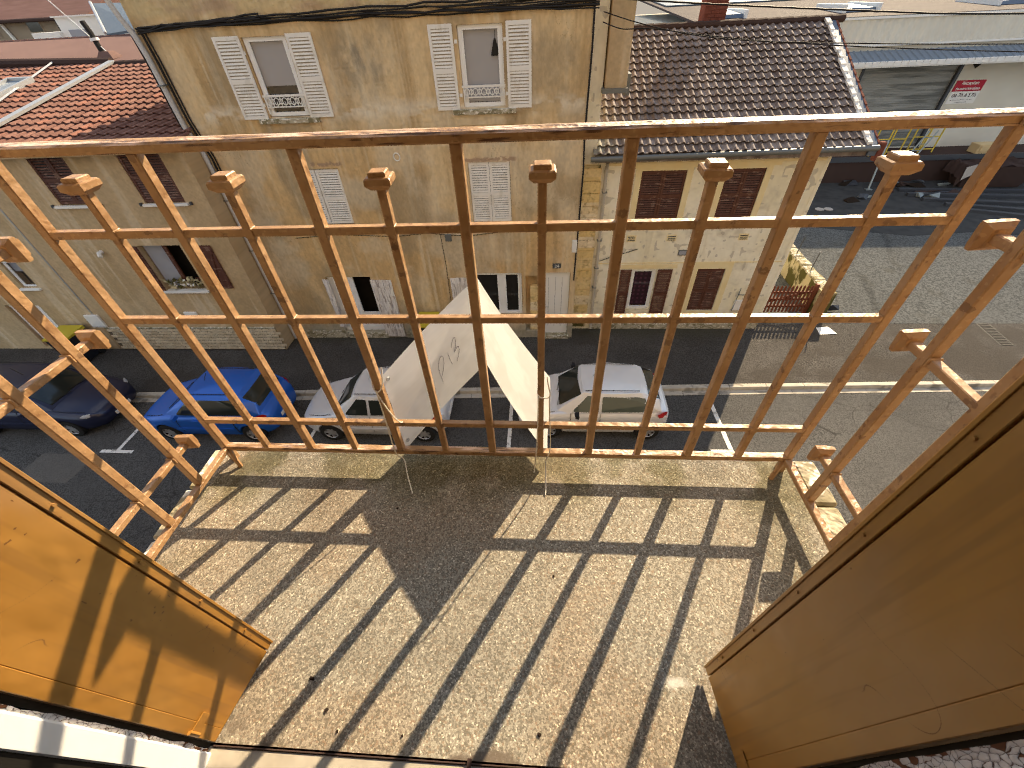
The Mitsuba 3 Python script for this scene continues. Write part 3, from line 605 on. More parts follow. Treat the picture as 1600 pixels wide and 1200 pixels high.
def tiled_roof(parent, x0, x1, y0, z0, pitch, slope, w, e, m, near_first=True, maxn=300, keep=None, drop=0.05, roll=0.04):
    """tiles laid from the eave (y0, z0) up a slope facing -y; the MAXN that show largest are parts"""
    cp, sp = math.cos(math.radians(pitch)), math.sin(math.radians(pitch))
    t = tile_mesh(w, e * 1.18, drop, roll)
    d = mikit.ply(t, m, smooth=35)
    nc, nr = int(round((x1 - x0) / w)), int(round(slope / e))
    slots = []
    for r in range(nr):
        for c in range(nc):
            x = x0 + (c + 0.5) * w; y = y0 + r * e * cp; z = z0 + r * e * sp
            vis = keep(x, y) if keep else 1
            slots.append((-vis if keep else 0, (x - CAM[0]) ** 2 + (y - CAM[1]) ** 2, x, y, z))
    slots.sort()
    rest = []
    for i, (_, _, x, y, z) in enumerate(slots):
        j = RNG.uniform(-1, 1, 4)
        M = T().translate([x + 0.003 * j[0], y + 0.005 * j[1], z + 0.003 * j[2]]).rotate([1, 0, 0], pitch).rotate([0, 0, 1], 0.7 * j[3])
        if i < maxn: part(parent, 'tile', copyof(d, M), None)
        else:
            q = t.copy(); q.apply_transform(np.array(M.matrix)); rest.append(q)
    if rest: part(parent, 'far_tiles', cat(rest), m, 35, kind='stuff')

# ---------------------------------------------------------------- the tall ochre house opposite
YC = 10.10
ch = thing('ochre_house', 'tall ochre house with stained peeling render and white louvred shutters across the street', 'house')
op = [R(-6.22, -5.24, -0.60, 0.84), R(-1.60, -0.66, -0.55, 0.86), R(-5.88, -4.97, -3.16, -1.73), R(-1.66, -0.62, -3.18, -1.68),
      R(-6.42, -5.00, -6.78, -4.74), R(-1.95, -0.40, -6.12, -4.66), R(-0.30, 0.16, -6.75, -4.76), R(0.20, 1.03, -6.88, -4.66)]
body = R(-8.45, 1.19, ZP - 0.1, 4.2)
part(ch, 'wall', wallmesh(body.difference(unary_union(op)), YC, YC + 0.36), 'm_stucco_center')
part(ch, 'body', cat(box(-8.43, 1.18, YC + 0.60, YC + 4.3, ZP, 4.2), box(-8.43, -8.1, YC + 0.361, YC + 0.6, ZP, 4.2), box(1.1, 1.18, YC + 0.361, YC + 0.6, ZP, 4.2)), 'm_stucco_center')
part(ch, 'interior', box(-8.0, 1.05, YC + 0.56, YC + 0.59, -6.95, 1.3), 'm_dark_room')
part(ch, 'roof', hull([(x, y, z) for x in (-8.7, 1.7) for y, z in ((YC - 0.5, 4.18), (YC + 4.6, 4.18), (YC + 2.1, 4.9), (YC - 0.5, 4.25), (YC + 4.6, 4.25))]), 'm_tile_brown')
# upper windows with open shutters
for x0, x1, z0, z1, sh, rz in ((-6.20, -5.25, -0.585, 0.835, ((-6.82, -6.24), (-5.21, -4.66)), -0.19), (-1.59, -0.665, -0.545, 0.855, ((-2.19, -1.69), (-0.59, -0.07)), -0.165)):
    k = window(ch, x0, x1, z0, z1, YC + 0.05, back='m_curtain', backz=(z0 + 0.08 if x0 > -3 else -0.02, z1 - 0.08))
    if x0 < -3: part(k, 'dark_object', cat(box(x0 + 0.2, x1 - 0.1, YC + 0.2, YC + 0.22, z0 + 0.1, 0.02)), 'm_black')
    else:
        part(k, 'lamp', cat(hull([(x1 - 0.17 + a * r, YC + 0.075, z) for r, z in ((0.02, 0.62), (0.09, 0.34), (0.09, 0.36)) for a in (-1, 1)] + [(x1 - 0.17, YC + 0.065, 0.36)]), box(x1 - 0.175, x1 - 0.165, YC + 0.073, YC + 0.076, 0.6, 0.78)), 'm_black')
    bal = [box(x0 - 0.02, x1 + 0.02, YC - 0.004, YC + 0.02, rz - 0.022, rz + 0.022), box(x0 + 0.01, x1 - 0.01, YC + 0.0, YC + 0.016, z0 + 0.17, z0 + 0.195),
           box(x0 + 0.005, x0 + 0.03, YC + 0.002, YC + 0.018, z0 + 0.05, rz), box(x1 - 0.03, x1 - 0.005, YC + 0.002, YC + 0.018, z0 + 0.05, rz)]
    zc = (rz + z0 + 0.18) / 2; h = (rz - z0 - 0.2) / 2
    for i in range(9):
        xx = x0 + 0.09 + i * (x1 - x0 - 0.18) / 8
        th = np.linspace(0, 2 * np.pi, 13); r = h * (0.8 if i % 2 == 0 else 0.55)
        bal.append(tube([(xx + r * 0.75 * math.cos(a), YC + 0.008, zc + r * math.sin(a) * (1 if i % 2 else 0.9)) for a in th], 0.011, 5))
        bal.append(box(xx - 0.007, xx + 0.007, YC + 0.003, YC + 0.014, zc - h, zc + h if i % 2 else zc))
    part(ch, 'balustrade', cat(bal), 'm_white_paint')
    for a, b in sh: louver_leaf(ch, a, b, z0 - 0.035, z1 + 0.035, YC - 0.012, 'm_white_shutter', back='m_sill_stone')
    part(ch, 'sill', rbox(x0 - 0.26, x1 + 0.24, YC - 0.10, YC + 0.05, z0 - 0.13, z0 - 0.035, 0.008), 'm_stone_edge')
    part(ch, 'sill_apron', box(x0 - 0.2, x1 + 0.2, YC - 0.03, YC + 0.001, z0 - 0.34, z0 - 0.131), 'm_stucco_center')
    for a in (x0 - 0.05, x1 + 0.05):
        for zz in (z1 - 0.28, z0 + 0.2): part(ch, 'shutter_hinge', box(a - 0.03, a + 0.03, YC - 0.03, YC + 0.002, zz, zz + 0.06), 'm_white_paint')
# closed shutters
for a, b, z0, z1 in ((-5.86, -5.62, -3.12, -1.75), (-5.60, -4.98, -3.12, -1.75), (-1.65, -1.145, -3.14, -1.69), (-1.135, -0.63, -3.14, -1.69)):
    louver_leaf(ch, a, b, z0, z1, YC + 0.06, 'm_white_shutter', stile=0.06, back='m_zinc_dark')
for a, b, z in ((-6.0, -4.9, -3.16), (-1.75, -0.55, -3.18)):
    part(ch, 'sill', rbox(a, b, YC - 0.05, YC + 0.06, z - 0.09, z, 0.006), 'm_stone_edge')
# ground floor: french window with plank shutters
k = part(ch, 'french_door', cat(box(-5.84, -5.60, YC + 0.08, YC + 0.13, -6.76, -4.76), box(-5.86, -5.0, YC + 0.10, YC + 0.14, -6.76, -6.05), box(-5.6, -5.0, YC + 0.09, YC + 0.135, -6.72, -6.60), box(-6.4, -5.86, YC + 0.10, YC + 0.14, -6.76, -4.78)), 'm_pvc')
part(ch, 'door_step', rbox(-6.3, -4.95, YC - 0.06, YC + 0.2, -7.0, -6.80, 0.01), 'm_stone_edge')
def plank_leaf(x0, x1, z0, z1, y, n=4, name='plank_shutter'):
    w = (x1 - x0) / n
    k = uniq(ch + '__' + name)
    first = True
    d = mikit.ply(rbox(-w / 2 + 0.004, w / 2 - 0.004, -0.014, 0.014, z0, z1, 0.003), 'm_worn_white_wood')
    scene[k] = mikit.ply(cat(box(x0 + 0.02, x1 - 0.02, y - 0.03, y - 0.0145, z1 - 0.24, z1 - 0.14), box(x0 + 0.02, x1 - 0.02, y - 0.03, y - 0.0145, z0 + 0.25, z0 + 0.35),
        hull([(x0 + 0.04, yy, z0 + 0.35) for yy in (y - 0.03, y - 0.0145)] + [(x0 + 0.13, yy, z0 + 0.35) for yy in (y - 0.03, y - 0.0145)] + [(x1 - 0.13, yy, z1 - 0.24) for yy in (y - 0.03, y - 0.0145)] + [(x1 - 0.04, yy, z1 - 0.24) for yy in (y - 0.03, y - 0.0145)])), 'm_worn_white_wood')
    for i in range(n): part(k, 'plank', copyof(d, T().translate([x0 + (i + 0.5) * w, y, RNG.uniform(-0.01, 0.01)])), None)
plank_leaf(-5.02, -4.36, -6.93, -4.83, YC - 0.03)
plank_leaf(-6.50, -6.32, -6.55, -4.80, YC - 0.03, 2)
plank_leaf(-2.55, -1.97, -6.20, -4.79, YC - 0.03)
k = window(ch, -1.95, -0.41, -6.10, -4.67, YC + 0.08, mull=((-1.14, -0.88),), back='m_dark_room', fw_=0.085)  # its back is a black panel painting the unlit room, no curtain
part(ch, 'sill', rbox(-2.02, -0.33, YC - 0.06, YC + 0.08, -6.21, -6.12, 0.006), 'm_stone_edge')
# niche with a stone pier, white door
part(ch, 'niche_back', box(-0.30, 0.16, YC + 0.22, YC + 0.26, -6.75, -4.76), 'm_stucco_center')
pier = part(ch, 'stone_pier', box(-0.14, 0.06, YC + 0.13, YC + 0.21, -6.9, -5.15), 'm_quoin')
for i in range(6): part(pier, 'stone', rbox(-0.16, 0.08, YC + 0.09, YC + 0.15, -6.86 + i * 0.285, -6.86 + i * 0.285 + 0.275, 0.008), 'm_quoin')
dr_ = part(ch, 'door', rbox(0.24, 1.02, YC + 0.07, YC + 0.12, -6.86, -4.68, 0.004), 'm_white_paint')
for x in (0.40, 0.60, 0.80): part(dr_, 'panel_groove', box(x - 0.006, x + 0.006, YC + 0.066, YC + 0.0705, -6.6, -4.85), 'm_curtain')
part(dr_, 'handle', cat(box(0.32, 0.34, YC + 0.03, YC + 0.07, -5.86, -5.84), box(0.32, 0.42, YC + 0.03, YC + 0.045, -5.86, -5.84)), 'm_zinc')
part(ch, 'door_step', rbox(0.16, 1.08, YC - 0.10, YC + 0.10, -7.0, -6.875, 0.008), 'm_stone_edge')
part(ch, 'plinth', cat(box(-8.3, -6.42, YC - 0.025, YC + 0.001, -7.02, -6.72), box(-4.3, -2.0, YC - 0.025, YC + 0.001, -7.02, -6.74)), 'm_stone_edge')
pl = part(ch, 'number_plate', rbox(0.50, 0.74, YC - 0.02, YC + 0.001, -4.52, -4.37, 0.004), 'm_dark_steel')
tm = meshkit.text_mesh('24', 0.085, 0.003, bold=True); tm.apply_transform(trimesh.transformations.rotation_matrix(math.pi / 2, (1, 0, 0))); tm.apply_translation((0.545, YC - 0.0205, -4.488))
part(pl, 'number', tm, 'm_white_paint')
part(ch, 'meter_box', rbox(1.02, 1.15, YC - 0.07, YC + 0.001, -4.02, -3.68, 0.008), 'm_white_paint')
part(ch, 'wall_box', rbox(-4.49, -4.37, YC - 0.06, YC + 0.001, -5.38, -5.12, 0.008), 'm_white_paint')
part(ch, 'wall_box', rbox(-2.5, -2.32, YC - 0.05, YC + 0.001, -3.66, -3.46, 0.008), 'm_zinc_dark')
th = np.linspace(0, 2 * np.pi, 25)
part(ch, 'vent_ring', tube([(-3.39 + 0.075 * math.cos(a), YC - 0.006, -1.51 + 0.085 * math.sin(a)) for a in th], 0.014, 6), 'm_white_paint', True)
# drainpipe and conduits on the left corner
part(ch, 'drainpipe', tube([(-8.60, YC - 0.16, 1.6), (-8.52, YC - 0.14, 1.25), (-8.43, YC - 0.10, 0.95), (-8.40, YC - 0.08, 0.6), (-8.37, YC - 0.08, -0.7), (-8.22, YC - 0.10, -1.25), (-8.20, YC - 0.10, -2.0), (-8.19, YC - 0.10, -6.95)], 0.055, 12), 'm_pipe', 40)
for i, (x, r) in enumerate(((-8.27, 0.024), (-8.19, 0.018), (-8.52, 0.018))):
    part(ch, 'conduit', tube([(x - 0.02, YC - 0.05, 1.0), (x, YC - 0.03, 0.5), (x + 0.02, YC - 0.03, -0.6), (x + 0.16, YC - 0.03, -1.4), (x + 0.17, YC - 0.03, -3.6 - 4 * (x + 8.52))], r, 7), 'm_cable', 40)
for z in (0.1, -1.1, -2.4, -3.8, -5.2): part(ch, 'pipe_clip', box(*((-8.48, -8.31) if z > -1.2 else (-8.27, -8.12)), YC - 0.16, YC + 0.0, z - 0.012, z + 0.012), 'm_zinc_dark')
# chimney stack on the right side
st = thing('chimney_stack', 'plain grey beige rendered stack rising against the ochre house beside the brown tiled roof', 'chimney')
part(st, 'shaft', box(1.55, 2.02, 10.35, 11.1, -0.33, 2.6), 'm_stucco_left')
part(st, 'pilaster', box(1.22, 1.515, 10.50, 11.1, -1.9, 2.6), 'm_cream')
part(st, 'flashing', cat(box(1.49, 2.05, 10.28, 11.1, -0.42, -0.331), box(2.021, 2.12, 10.5, 11.2, -0.5, -0.1)), 'm_zinc_dark')
# facade cables
cb = thing('cable_bundle', 'bundle of black cables strung along the top of the ochre house', 'cables')
RC = np.random.default_rng(5)
for i in range(7):
    xs = np.linspace(-8.3, 1.26, 26); z = 1.04 + 0.10 * (xs + 8.3) / 9.6 * (i % 3) * 0.6 + 0.03 * i * (0.3 + 0.7 * np.sin((xs + 8.3) / 9.6 * 3.0)) * 0.6 + 0.012 * RC.standard_normal(26)
    if i == 6: z = 1.0 + 0.09 * np.sin((xs + 8.3) / 9.6 * math.pi) + 0.008 * RC.standard_normal(26)
    part(cb, 'cable', tube([(x, YC - 0.03 - 0.008 * i, zz) for x, zz in zip(xs, z)], 0.012 + 0.006 * (i % 2), 6), 'm_cable', True)
for i in range(3):
    xs = np.linspace(-8.35, -5.6, 10)
    part(cb, 'cable', tube([(x, YC - 0.08, 1.0 + 0.025 * i + 0.02 * RC.standard_normal() + 0.05 * (x + 8.3)) for x in xs], 0.017, 6), 'm_cable', True)
part(cb, 'drop_cable', tube([(1.17, YC - 0.03, 1.12), (1.18, YC - 0.03, 0.4), (1.15, YC - 0.03, -1.2), (1.18, YC - 0.03, -1.9), (1.16, YC - 0.03, -3.2), (1.13, YC - 0.03, -4.9)], 0.020, 6), 'm_cable', True)
part(cb, 'drop_cable', tube([(-6.8, YC - 0.02, -3.50), (-5.5, YC - 0.02, -3.42), (-3.9, YC - 0.02, -3.50), (-3.0, YC - 0.02, -3.42), (-1.9, YC - 0.02, -3.52), (-0.9, YC - 0.02, -3.42), (1.1, YC - 0.02, -3.38)], 0.008, 5), 'm_cable', True)
part(cb, 'drop_cable', tube([(-2.62, YC - 0.02, -3.46), (-2.60, YC - 0.02, -4.4), (-2.63, YC - 0.02, -5.6), (-2.6, YC - 0.02, -6.6)], 0.007, 5), 'm_cable', True)
for pts, lab in (([(1.34, 9.98, 0.80), (1.82, 9.8, 0.68), (2.4, 9.7, 0.66), (4.43, 9.5, 0.42), (9.17, 9.5, 0.09), (16, 9.4, -0.2)], 'black overhead cable crossing in front of the brown roof, lowest of three'),
                 ([(1.2, 9.6, 1.16), (4.24, 9.5, 0.91), (6.53, 9.5, 0.75), (8.75, 9.5, 0.64), (16, 9.5, 0.5)], 'thick black overhead cable crossing at the top right corner, highest of three'),
                 ([(1.34, 9.95, 0.95), (3.5, 9.5, 0.50), (5.74, 9.5, 0.345), (9.07, 9.5, 0.21), (16, 9.4, 0.1)], 'thin black overhead cable running level across the warehouse front')):
    whole('overhead_cable', lab, 'cable', tube(spline(pts, 8), 0.014 if 'thick' in lab else 0.010, 6), 'm_cable', True)

# ---------------------------------------------------------------- left house: brown shutters, red roof, brick base
YL = 9.42
lh = thing('tan_house', 'tan rendered house with brown shutters, red tiled roof and pale brick base', 'house')
opl = [R(-12.33, -11.36, -2.24, -1.02), R(-9.98, -8.88, -2.24, -1.0), R(-11.04, -9.77, -4.76, -3.36)]
part(lh, 'wall', wallmesh(R(-14.10, -8.27, ZP - 0.05, -0.90).difference(unary_union(opl)), YL, YL + 0.3), 'm_stucco_left')
part(lh, 'side_wall', box(-8.56, -8.271, YL + 0.301, YC - 0.05, ZP, -0.90), 'm_stucco_left')
part(lh, 'body', box(-14.1, -8.52, YL + 0.55, 15.2, ZP, -0.95), 'm_stucco_left')
part(lh, 'interior', box(-14.0, -8.6, YL + 0.52, YL + 0.545, -6.0, -0.9), 'm_dark_room')
for a, b in ((-12.33, -11.85), (-11.84, -11.36)): louver_leaf(lh, a, b, -2.22, -1.02, YL + 0.05, 'm_brown_shutter', back='m_black')
for a, b in ((-9.97, -9.43), (-9.42, -8.89)): louver_leaf(lh, a, b, -2.22, -1.0, YL + 0.05, 'm_brown_shutter', back='m_black')
for a, b, z in ((-12.47, -11.25, -2.30), (-10.02, -8.80, -2.30), (-11.12, -9.70, -4.81)):
    part(lh, 'sill', rbox(a, b, YL - 0.09, YL + 0.1, z, z + 0.058, 0.006), 'm_white_paint')
    for xx in (a - 0.07, b + 0.07): part(lh, 'shutter_stop', box(xx - 0.025, xx + 0.025, YL - 0.06, YL + 0.001, z + 0.01, z + 0.08), 'm_dark_steel')
def panel_leaf(parent, x0, x1, z0, z1, y, m):
    k = part(parent, 'open_shutter', box(x0, x1, y - 0.03, y, z0, z1), m)
    part(k, 'batten', cat(box(x0 + 0.02, x1 - 0.02, y - 0.052, y - 0.0305, z1 - 0.22, z1 - 0.12), box(x0 + 0.02, x1 - 0.02, y - 0.052, y - 0.0305, z0 + 0.12, z0 + 0.22), hull([(x0 + 0.05, yy, z0 + 0.22) for yy in (y - 0.05, y - 0.0305)] + [(x0 + 0.12, yy, z0 + 0.22) for yy in (y - 0.05, y - 0.0305)] + [(x1 - 0.12, yy, z1 - 0.22) for yy in (y - 0.05, y - 0.0305)] + [(x1 - 0.05, yy, z1 - 0.22) for yy in (y - 0.05, y - 0.0305)])), m)
    return k
panel_leaf(lh, -11.34, -11.04, -4.74, -3.37, YL - 0.015, 'm_brown_shutter')
panel_leaf(lh, -9.30, -8.88, -4.68, -3.37, YL - 0.015, 'm_brown_shutter')
part(lh, 'curtain', hull([(-10.98, YL + 0.12, z) for z in (-4.7, -3.38)] + [(-10.50, YL + 0.20, z) for z in (-4.7, -3.38)] + [(-10.98, YL + 0.13, z) for z in (-4.7, -3.38)] + [(-10.50, YL + 0.21, z) for z in (-4.7, -3.38)]), 'm_curtain')
part(lh, 'open_sash', cat(box(-10.46, -10.36, YL + 0.15, YL + 0.2, -4.7, -3.4), box(-10.2, -9.8, YL + 0.3, YL + 0.33, -4.6, -4.5)), 'm_brown_shutter')
pot = thing('window_plants', 'small potted flowers on the sill of the open brown shuttered window', 'plant')
rp = np.random.default_rng(3)
part(pot, 'foliage', cat([hull(np.array([rp.uniform(-10.9, -9.85), YL + rp.uniform(-0.02, 0.2), rp.uniform(-4.7, -4.42)]) + 0.045 * rp.standard_normal((6, 3))) for _ in range(46)]), 'm_mossy_wall', kind='stuff')
part(pot, 'flowers', cat([hull(np.array([rp.uniform(-10.7, -10.1), YL + rp.uniform(-0.03, 0.06), rp.uniform(-4.66, -4.45)]) + 0.03 * rp.standard_normal((6, 3))) for _ in range(10)]), 'm_white_paint', kind='stuff')
part(lh, 'lamp', tube([(-12.19, YL, -3.52), (-12.19, YL - 0.10, -3.52), (-12.15, YL - 0.16, -3.60)], 0.055, 10), 'm_white_paint', 40)
for x0, x1, z0, z1 in ((-14.42, -13.94, -6.06, -5.60), (-10.97, -10.56, -5.86, -5.50)):
    k = part(lh, 'meter_box', rbox(x0, x1, YL - 0.07, YL + 0.001, z0, z1, 0.01), 'm_white_paint')
    part(k, 'lid_gap', box(x0 + 0.03, x1 - 0.03, YL - 0.073, YL - 0.0705, z0 + 0.03, z0 + 0.045), 'm_curtain')
for x in (-12.1, -11.0, -9.2, -8.8): part(lh, 'vent_slot', box(x - 0.18, x + 0.18, YL - 0.012, YL + 0.001, -5.80, -5.70), 'm_dark_steel')
# brick base: courses 0.117 high, bricks of 0.232
base = part(lh, 'brick_base', box(-14.08, -8.275, YL - 0.035, YL + 0.001, -6.98, -6.12), 'm_mortar')
for r in range(7):
    off = 0.116 * (r % 2)
    x = -14.06 - off
    z = -6.955 + r * 0.117
    d = mikit.ply(rbox(-0.108, 0.108, -0.016, 0.012, -0.048, 0.048, 0.006), 'm_pale_brick')
    while x < -8.3:
        if x + 0.02 > -14.05:
            part(base, 'brick', copyof(d, T().translate([x + 0.116, YL - 0.04 + RNG.uniform(-0.006, 0.004), z + 0.055])), None)
        x += 0.232
part(lh, 'base_cap', rbox(-14.08, -8.275, YL - 0.055, YL + 0.001, -6.125, -6.085, 0.006), 'm_stone_edge')
# eave, gutter, roof
part(lh, 'gutter', tube([(-14.1, YL - 0.33, -1.02), (-8.30, YL - 0.33, -0.99)], 0.055, 8), 'm_stucco_left', 40)
PL = 10.5
zr = lambda y: -0.95 + (y - 9.15) * math.tan(math.radians(PL))
part(lh, 'soffit', hull([(x, y, zr(y) - d) for x in (-13.72, -8.30) for y in (9.20, 10.06) for d in (0.09, 0.05)]), 'm_stucco_left')
part(lh, 'roof', hull([(x, y, zr(y) - d) for x in (-13.72, -8.47) for y in (9.62, 15.25) for d in (0.3, 0.06)]), 'm_tile_red')
vis = lambda x, y: 1 if (x + 13.9 > 0 and x < (-8.45 - CAM[0]) / (10.1 - CAM[1]) * (y - CAM[1]) + CAM[0] + 0.15 and y > 9.8) else 0
tiled_roof(lh + '__roof', -13.72, -8.22 - 0.0, 9.15, -0.97, PL, 6.2, 0.25, 0.385, 'm_tile_red', keep=vis)
rb = lh + '__roof'
for x in np.arange(-13.7, -8.7, 0.38): part(rb, 'ridge_tile', tube([(x, 15.22, zr(15.22) - 0.01), (x + 0.40, 15.22, zr(15.22) + 0.002)], 0.10, 8), 'm_rust', 40)
part(rb, 'verge_flashing', hull([(x, y, zr(y) + h) for x in (-13.86, -13.66) for y in (9.0, 15.2) for h in (0.05, 0.115)]), 'm_zinc')

# house further left, under the same eave line
fh = thing('greyish_tan_house', 'greyish tan house end at the left edge with a small window and white door', 'house')
opf = [R(-15.66, -15.14, -4.62, -3.78), R(-16.9, -15.72, -6.9, -5.26)]
part(fh, 'wall', wallmesh(R(-22, -14.14, ZP - 0.05, -0.86).difference(unary_union(opf)), YL + 0.01, YL + 0.3), 'm_stucco_left')
part(fh, 'body', box(-22, -14.12, YL + 0.5, 15.2, ZP, -0.9), 'm_stucco_left')
window(fh, -15.64, -15.16, -4.61, -3.80, YL + 0.06, back='m_curtain', backz=(-4.15, -3.88), fw_=0.04)
part(fh, 'sill', rbox(-15.74, -15.06, YL - 0.07, YL + 0.1, -4.70, -4.635, 0.006), 'm_white_paint')
d_ = part(fh, 'door', cat(box(-16.88, -16.78, YL + 0.10, YL + 0.16, -6.9, -5.28), box(-15.84, -15.74, YL + 0.05, YL + 0.16, -6.9, -5.28), box(-16.2, -16.08, YL + 0.10, YL + 0.15, -6.9, -5.28), box(-16.9, -15.72, YL + 0.09, YL + 0.15, -5.36, -5.27)), 'm_white_paint')
part(d_, 'red_panel', box(-16.78, -16.2, YL + 0.13, YL + 0.15, -6.9, -5.3), 'm_red_sign')
part(d_, 'panel', box(-16.08, -15.84, YL + 0.12, YL + 0.14, -6.9, -5.36), 'm_white_paint')
part(fh, 'seam_strip', box(-14.135, -14.10, YL - 0.015, YL + 0.05, -6.1, -0.9), 'm_zinc')
part(fh, 'roof', hull([(x, y, zr(y) + 0.03 - d) for x in (-22, -13.88) for y in (9.62, 15.4) for d in (0.3, 0.06)]), 'm_tile_red')
vis2 = lambda x, y: 1 if (x > -18.6 and y > 10.2 and y - CAM[1] < (x - CAM[0]) / -1.05 + 0.3) else 0
tiled_roof(fh + '__roof', -19.88, -13.88, 9.15, -0.94, PL, 6.3, 0.25, 0.385, 'm_tile_red', keep=vis2, maxn=240)
rf2 = fh + '__roof'
part(rf2, 'ridge_cap', tube([(-22, 15.1, zr(15.1) + 0.30), (-16.2, 15.35, zr(15.3) + 0.09), (-13.9, 15.35, zr(15.3) + 0.03)], 0.13, 8), 'm_rust', 40)
part(rf2, 'lead_strip', hull([(-15.9, 15.3, zr(15.3) + 0.12), (-15.82, 15.3, zr(15.3) + 0.12), (-14.62, 10.6, zr(10.6) + 0.11), (-14.54, 10.6, zr(10.6) + 0.11), (-15.86, 15.3, zr(15.3) + 0.15), (-14.58, 10.6, zr(10.6) + 0.14)]), 'm_zinc')
sk = part(rf2, 'skylight', cat(*[hull([(x, y, zr(y) + h) for x in (a, b) for y in (c, e) for h in (0.05, 0.20)]) for a, b, c, e in ((-16.05, -15.97, 11.9, 13.6), (-15.30, -15.22, 11.9, 13.6), (-16.05, -15.22, 11.82, 11.9), (-16.05, -15.22, 13.6, 13.68))]), 'm_zinc')
part(sk, 'pane', hull([(x, y, zr(y) + h) for x in (-15.97, -15.30) for y in (11.9, 13.6) for h in (0.10, 0.13)]), 'm_canopy')

# ---------------------------------------------------------------- right cream house
YR = 10.60
rh = thing('cream_house', 'low cream house with yellow trim, brown shutters and a brown tiled roof', 'house')
opr = [R(2.70, 3.86, -3.36, -2.11), R(4.82, 5.79, -3.37, -2.11), R(2.89, 3.62, -6.24, -4.86), R(4.82, 5.62, -6.30, -4.85)]
part(rh, 'wall', wallmesh(R(1.21, 7.18, ZP - 0.05, -1.70).difference(unary_union(opr)), YR, YR + 0.3), 'm_cream')
part(rh, 'body', cat(box(1.21, 7.17, YR + 0.45, 17.8, ZP, -1.75), box(7.0, 7.17, YR + 0.301, YR + 0.45, ZP, -1.75)), 'm_cream')
part(rh, 'gable', hull([(x, y, z) for x in (1.5, 7.16) for y, z in ((YR + 0.2, -1.78), (17.7, -1.78), (14.25, 0.30))]), 'm_cream')
part(rh, 'plinth', box(1.8, 7.2, YR - 0.03, YR + 0.001, -7.02, -6.80), 'm_stone_edge')
part(rh, 'corner_edge', rbox(7.12, 7.22, YR - 0.012, YR + 0.1, -6.8, -1.72, 0.004), 'm_cream')
for (x0, x1, z0, z1) in ((2.72, 3.85, -3.35, -2.12), (4.83, 5.78, -3.36, -2.12)):
    mid = (x0 + x1) / 2
    louver_leaf(rh, x0, mid - 0.004, z0, z1, YR + 0.05, 'm_brown_shutter', back='m_black'); louver_leaf(rh, mid + 0.004, x1, z0, z1, YR + 0.05, 'm_brown_shutter', back='m_black')
    part(rh, 'window_surround', wallmesh(R(x0 - 0.15, x1 + 0.15, z0 - 0.02, z1 + 0.14).difference(R(x0, x1, z0 - 0.1, z1)), YR - 0.018, YR + 0.001), 'm_yellow_trim')
    part(rh, 'sill', rbox(x0 - 0.18, x1 + 0.18, YR - 0.09, YR + 0.05, z0 - 0.13, z0 - 0.025, 0.008), 'm_cream')
part(rh, 'string_course', cat(box(1.8, 7.12, YR - 0.03, YR + 0.001, -1.98, -1.92), box(1.8, 7.12, YR - 0.012, YR + 0.001, -4.66, -4.63), box(2.4, 6.1, YR - 0.016, YR + 0.001, -2.06, -1.981)), 'm_yellow_trim')
part(rh, 'lintel_band', box(2.55, 4.2, YR - 0.015, YR + 0.001, -4.82, -4.70), 'm_yellow_trim')
for i in range(8):
    x = 2.4 + i * 0.62; part(rh, 'eave_bracket', rbox(x, x + 0.10, YR - 0.12, YR + 0.001, -1.90, -1.72, 0.01), 'm_cream')
for x in (2.72, 3.84, 5.80):
    k = part(rh, 'vent_grille', box(x - 0.13, x + 0.13, YR - 0.014, YR + 0.001, -3.98, -3.80), 'm_yellow_trim')
    part(k, 'slot', cat(*[box(x - 0.10, x + 0.10, YR - 0.018, YR - 0.0145, z, z + 0.025) for z in (-3.96, -3.91, -3.86)]), 'm_dark_steel')
# ground floor window with open shutters, purple curtain; door
window(rh, 2.91, 3.62, -6.23, -4.87, YR + 0.05, back='m_purple', fw_=0.07)
for a, b in ((2.56, 2.88), (3.66, 4.08)): louver_leaf(rh, a, b, -6.40, -4.85, YR - 0.015, 'm_brown_shutter')
for a, b in ((4.83, 5.22), (5.23, 5.61)): louver_leaf(rh, a, b, -6.28, -4.86, YR + 0.05, 'm_brown_shutter', back='m_black')
part(rh, 'window_surround', wallmesh(R(4.66, 5.80, -6.42, -4.66).difference(R(4.82, 5.62, -6.30, -4.85)), YR - 0.018, YR + 0.001), 'm_yellow_trim')
pl = part(rh, 'number_plate', rbox(4.12, 4.36, YR - 0.02, YR + 0.001, -4.42, -4.25, 0.004), 'm_zinc_dark')
part(pl, 'plate_face', rbox(4.145, 4.335, YR - 0.026, YR - 0.0205, -4.39, -4.28, 0.003), 'm_curtain')
part(rh, 'letter_box', rbox(6.22, 6.66, YR - 0.05, YR + 0.001, -6.28, -5.92, 0.008), 'm_white_paint')
part(rh, 'wall_conduit', tube([(4.42, YR - 0.02, -3.5), (4.52, YR - 0.02, -4.0), (4.40, YR - 0.02, -4.5), (4.45, YR - 0.02, -5.2)], 0.016, 6), 'm_cream', True)
part(rh, 'wall_wire', tube([(1.9, YR - 0.03, -4.55), (2.3, YR - 0.03, -4.4), (2.7, YR - 0.03, -4.28), (2.95, YR - 0.02, -4.2)], 0.010, 5), 'm_cable', True)
part(rh, 'wall_pipe', cat(tube([(6.22, YR - 0.04, -6.3), (6.26, YR - 0.04, -5.5)], 0.012, 6), tube([(6.26, YR - 0.04, -5.72), (6.9, YR - 0.04, -5.74)], 0.012, 6)), 'm_zinc_dark', 40)
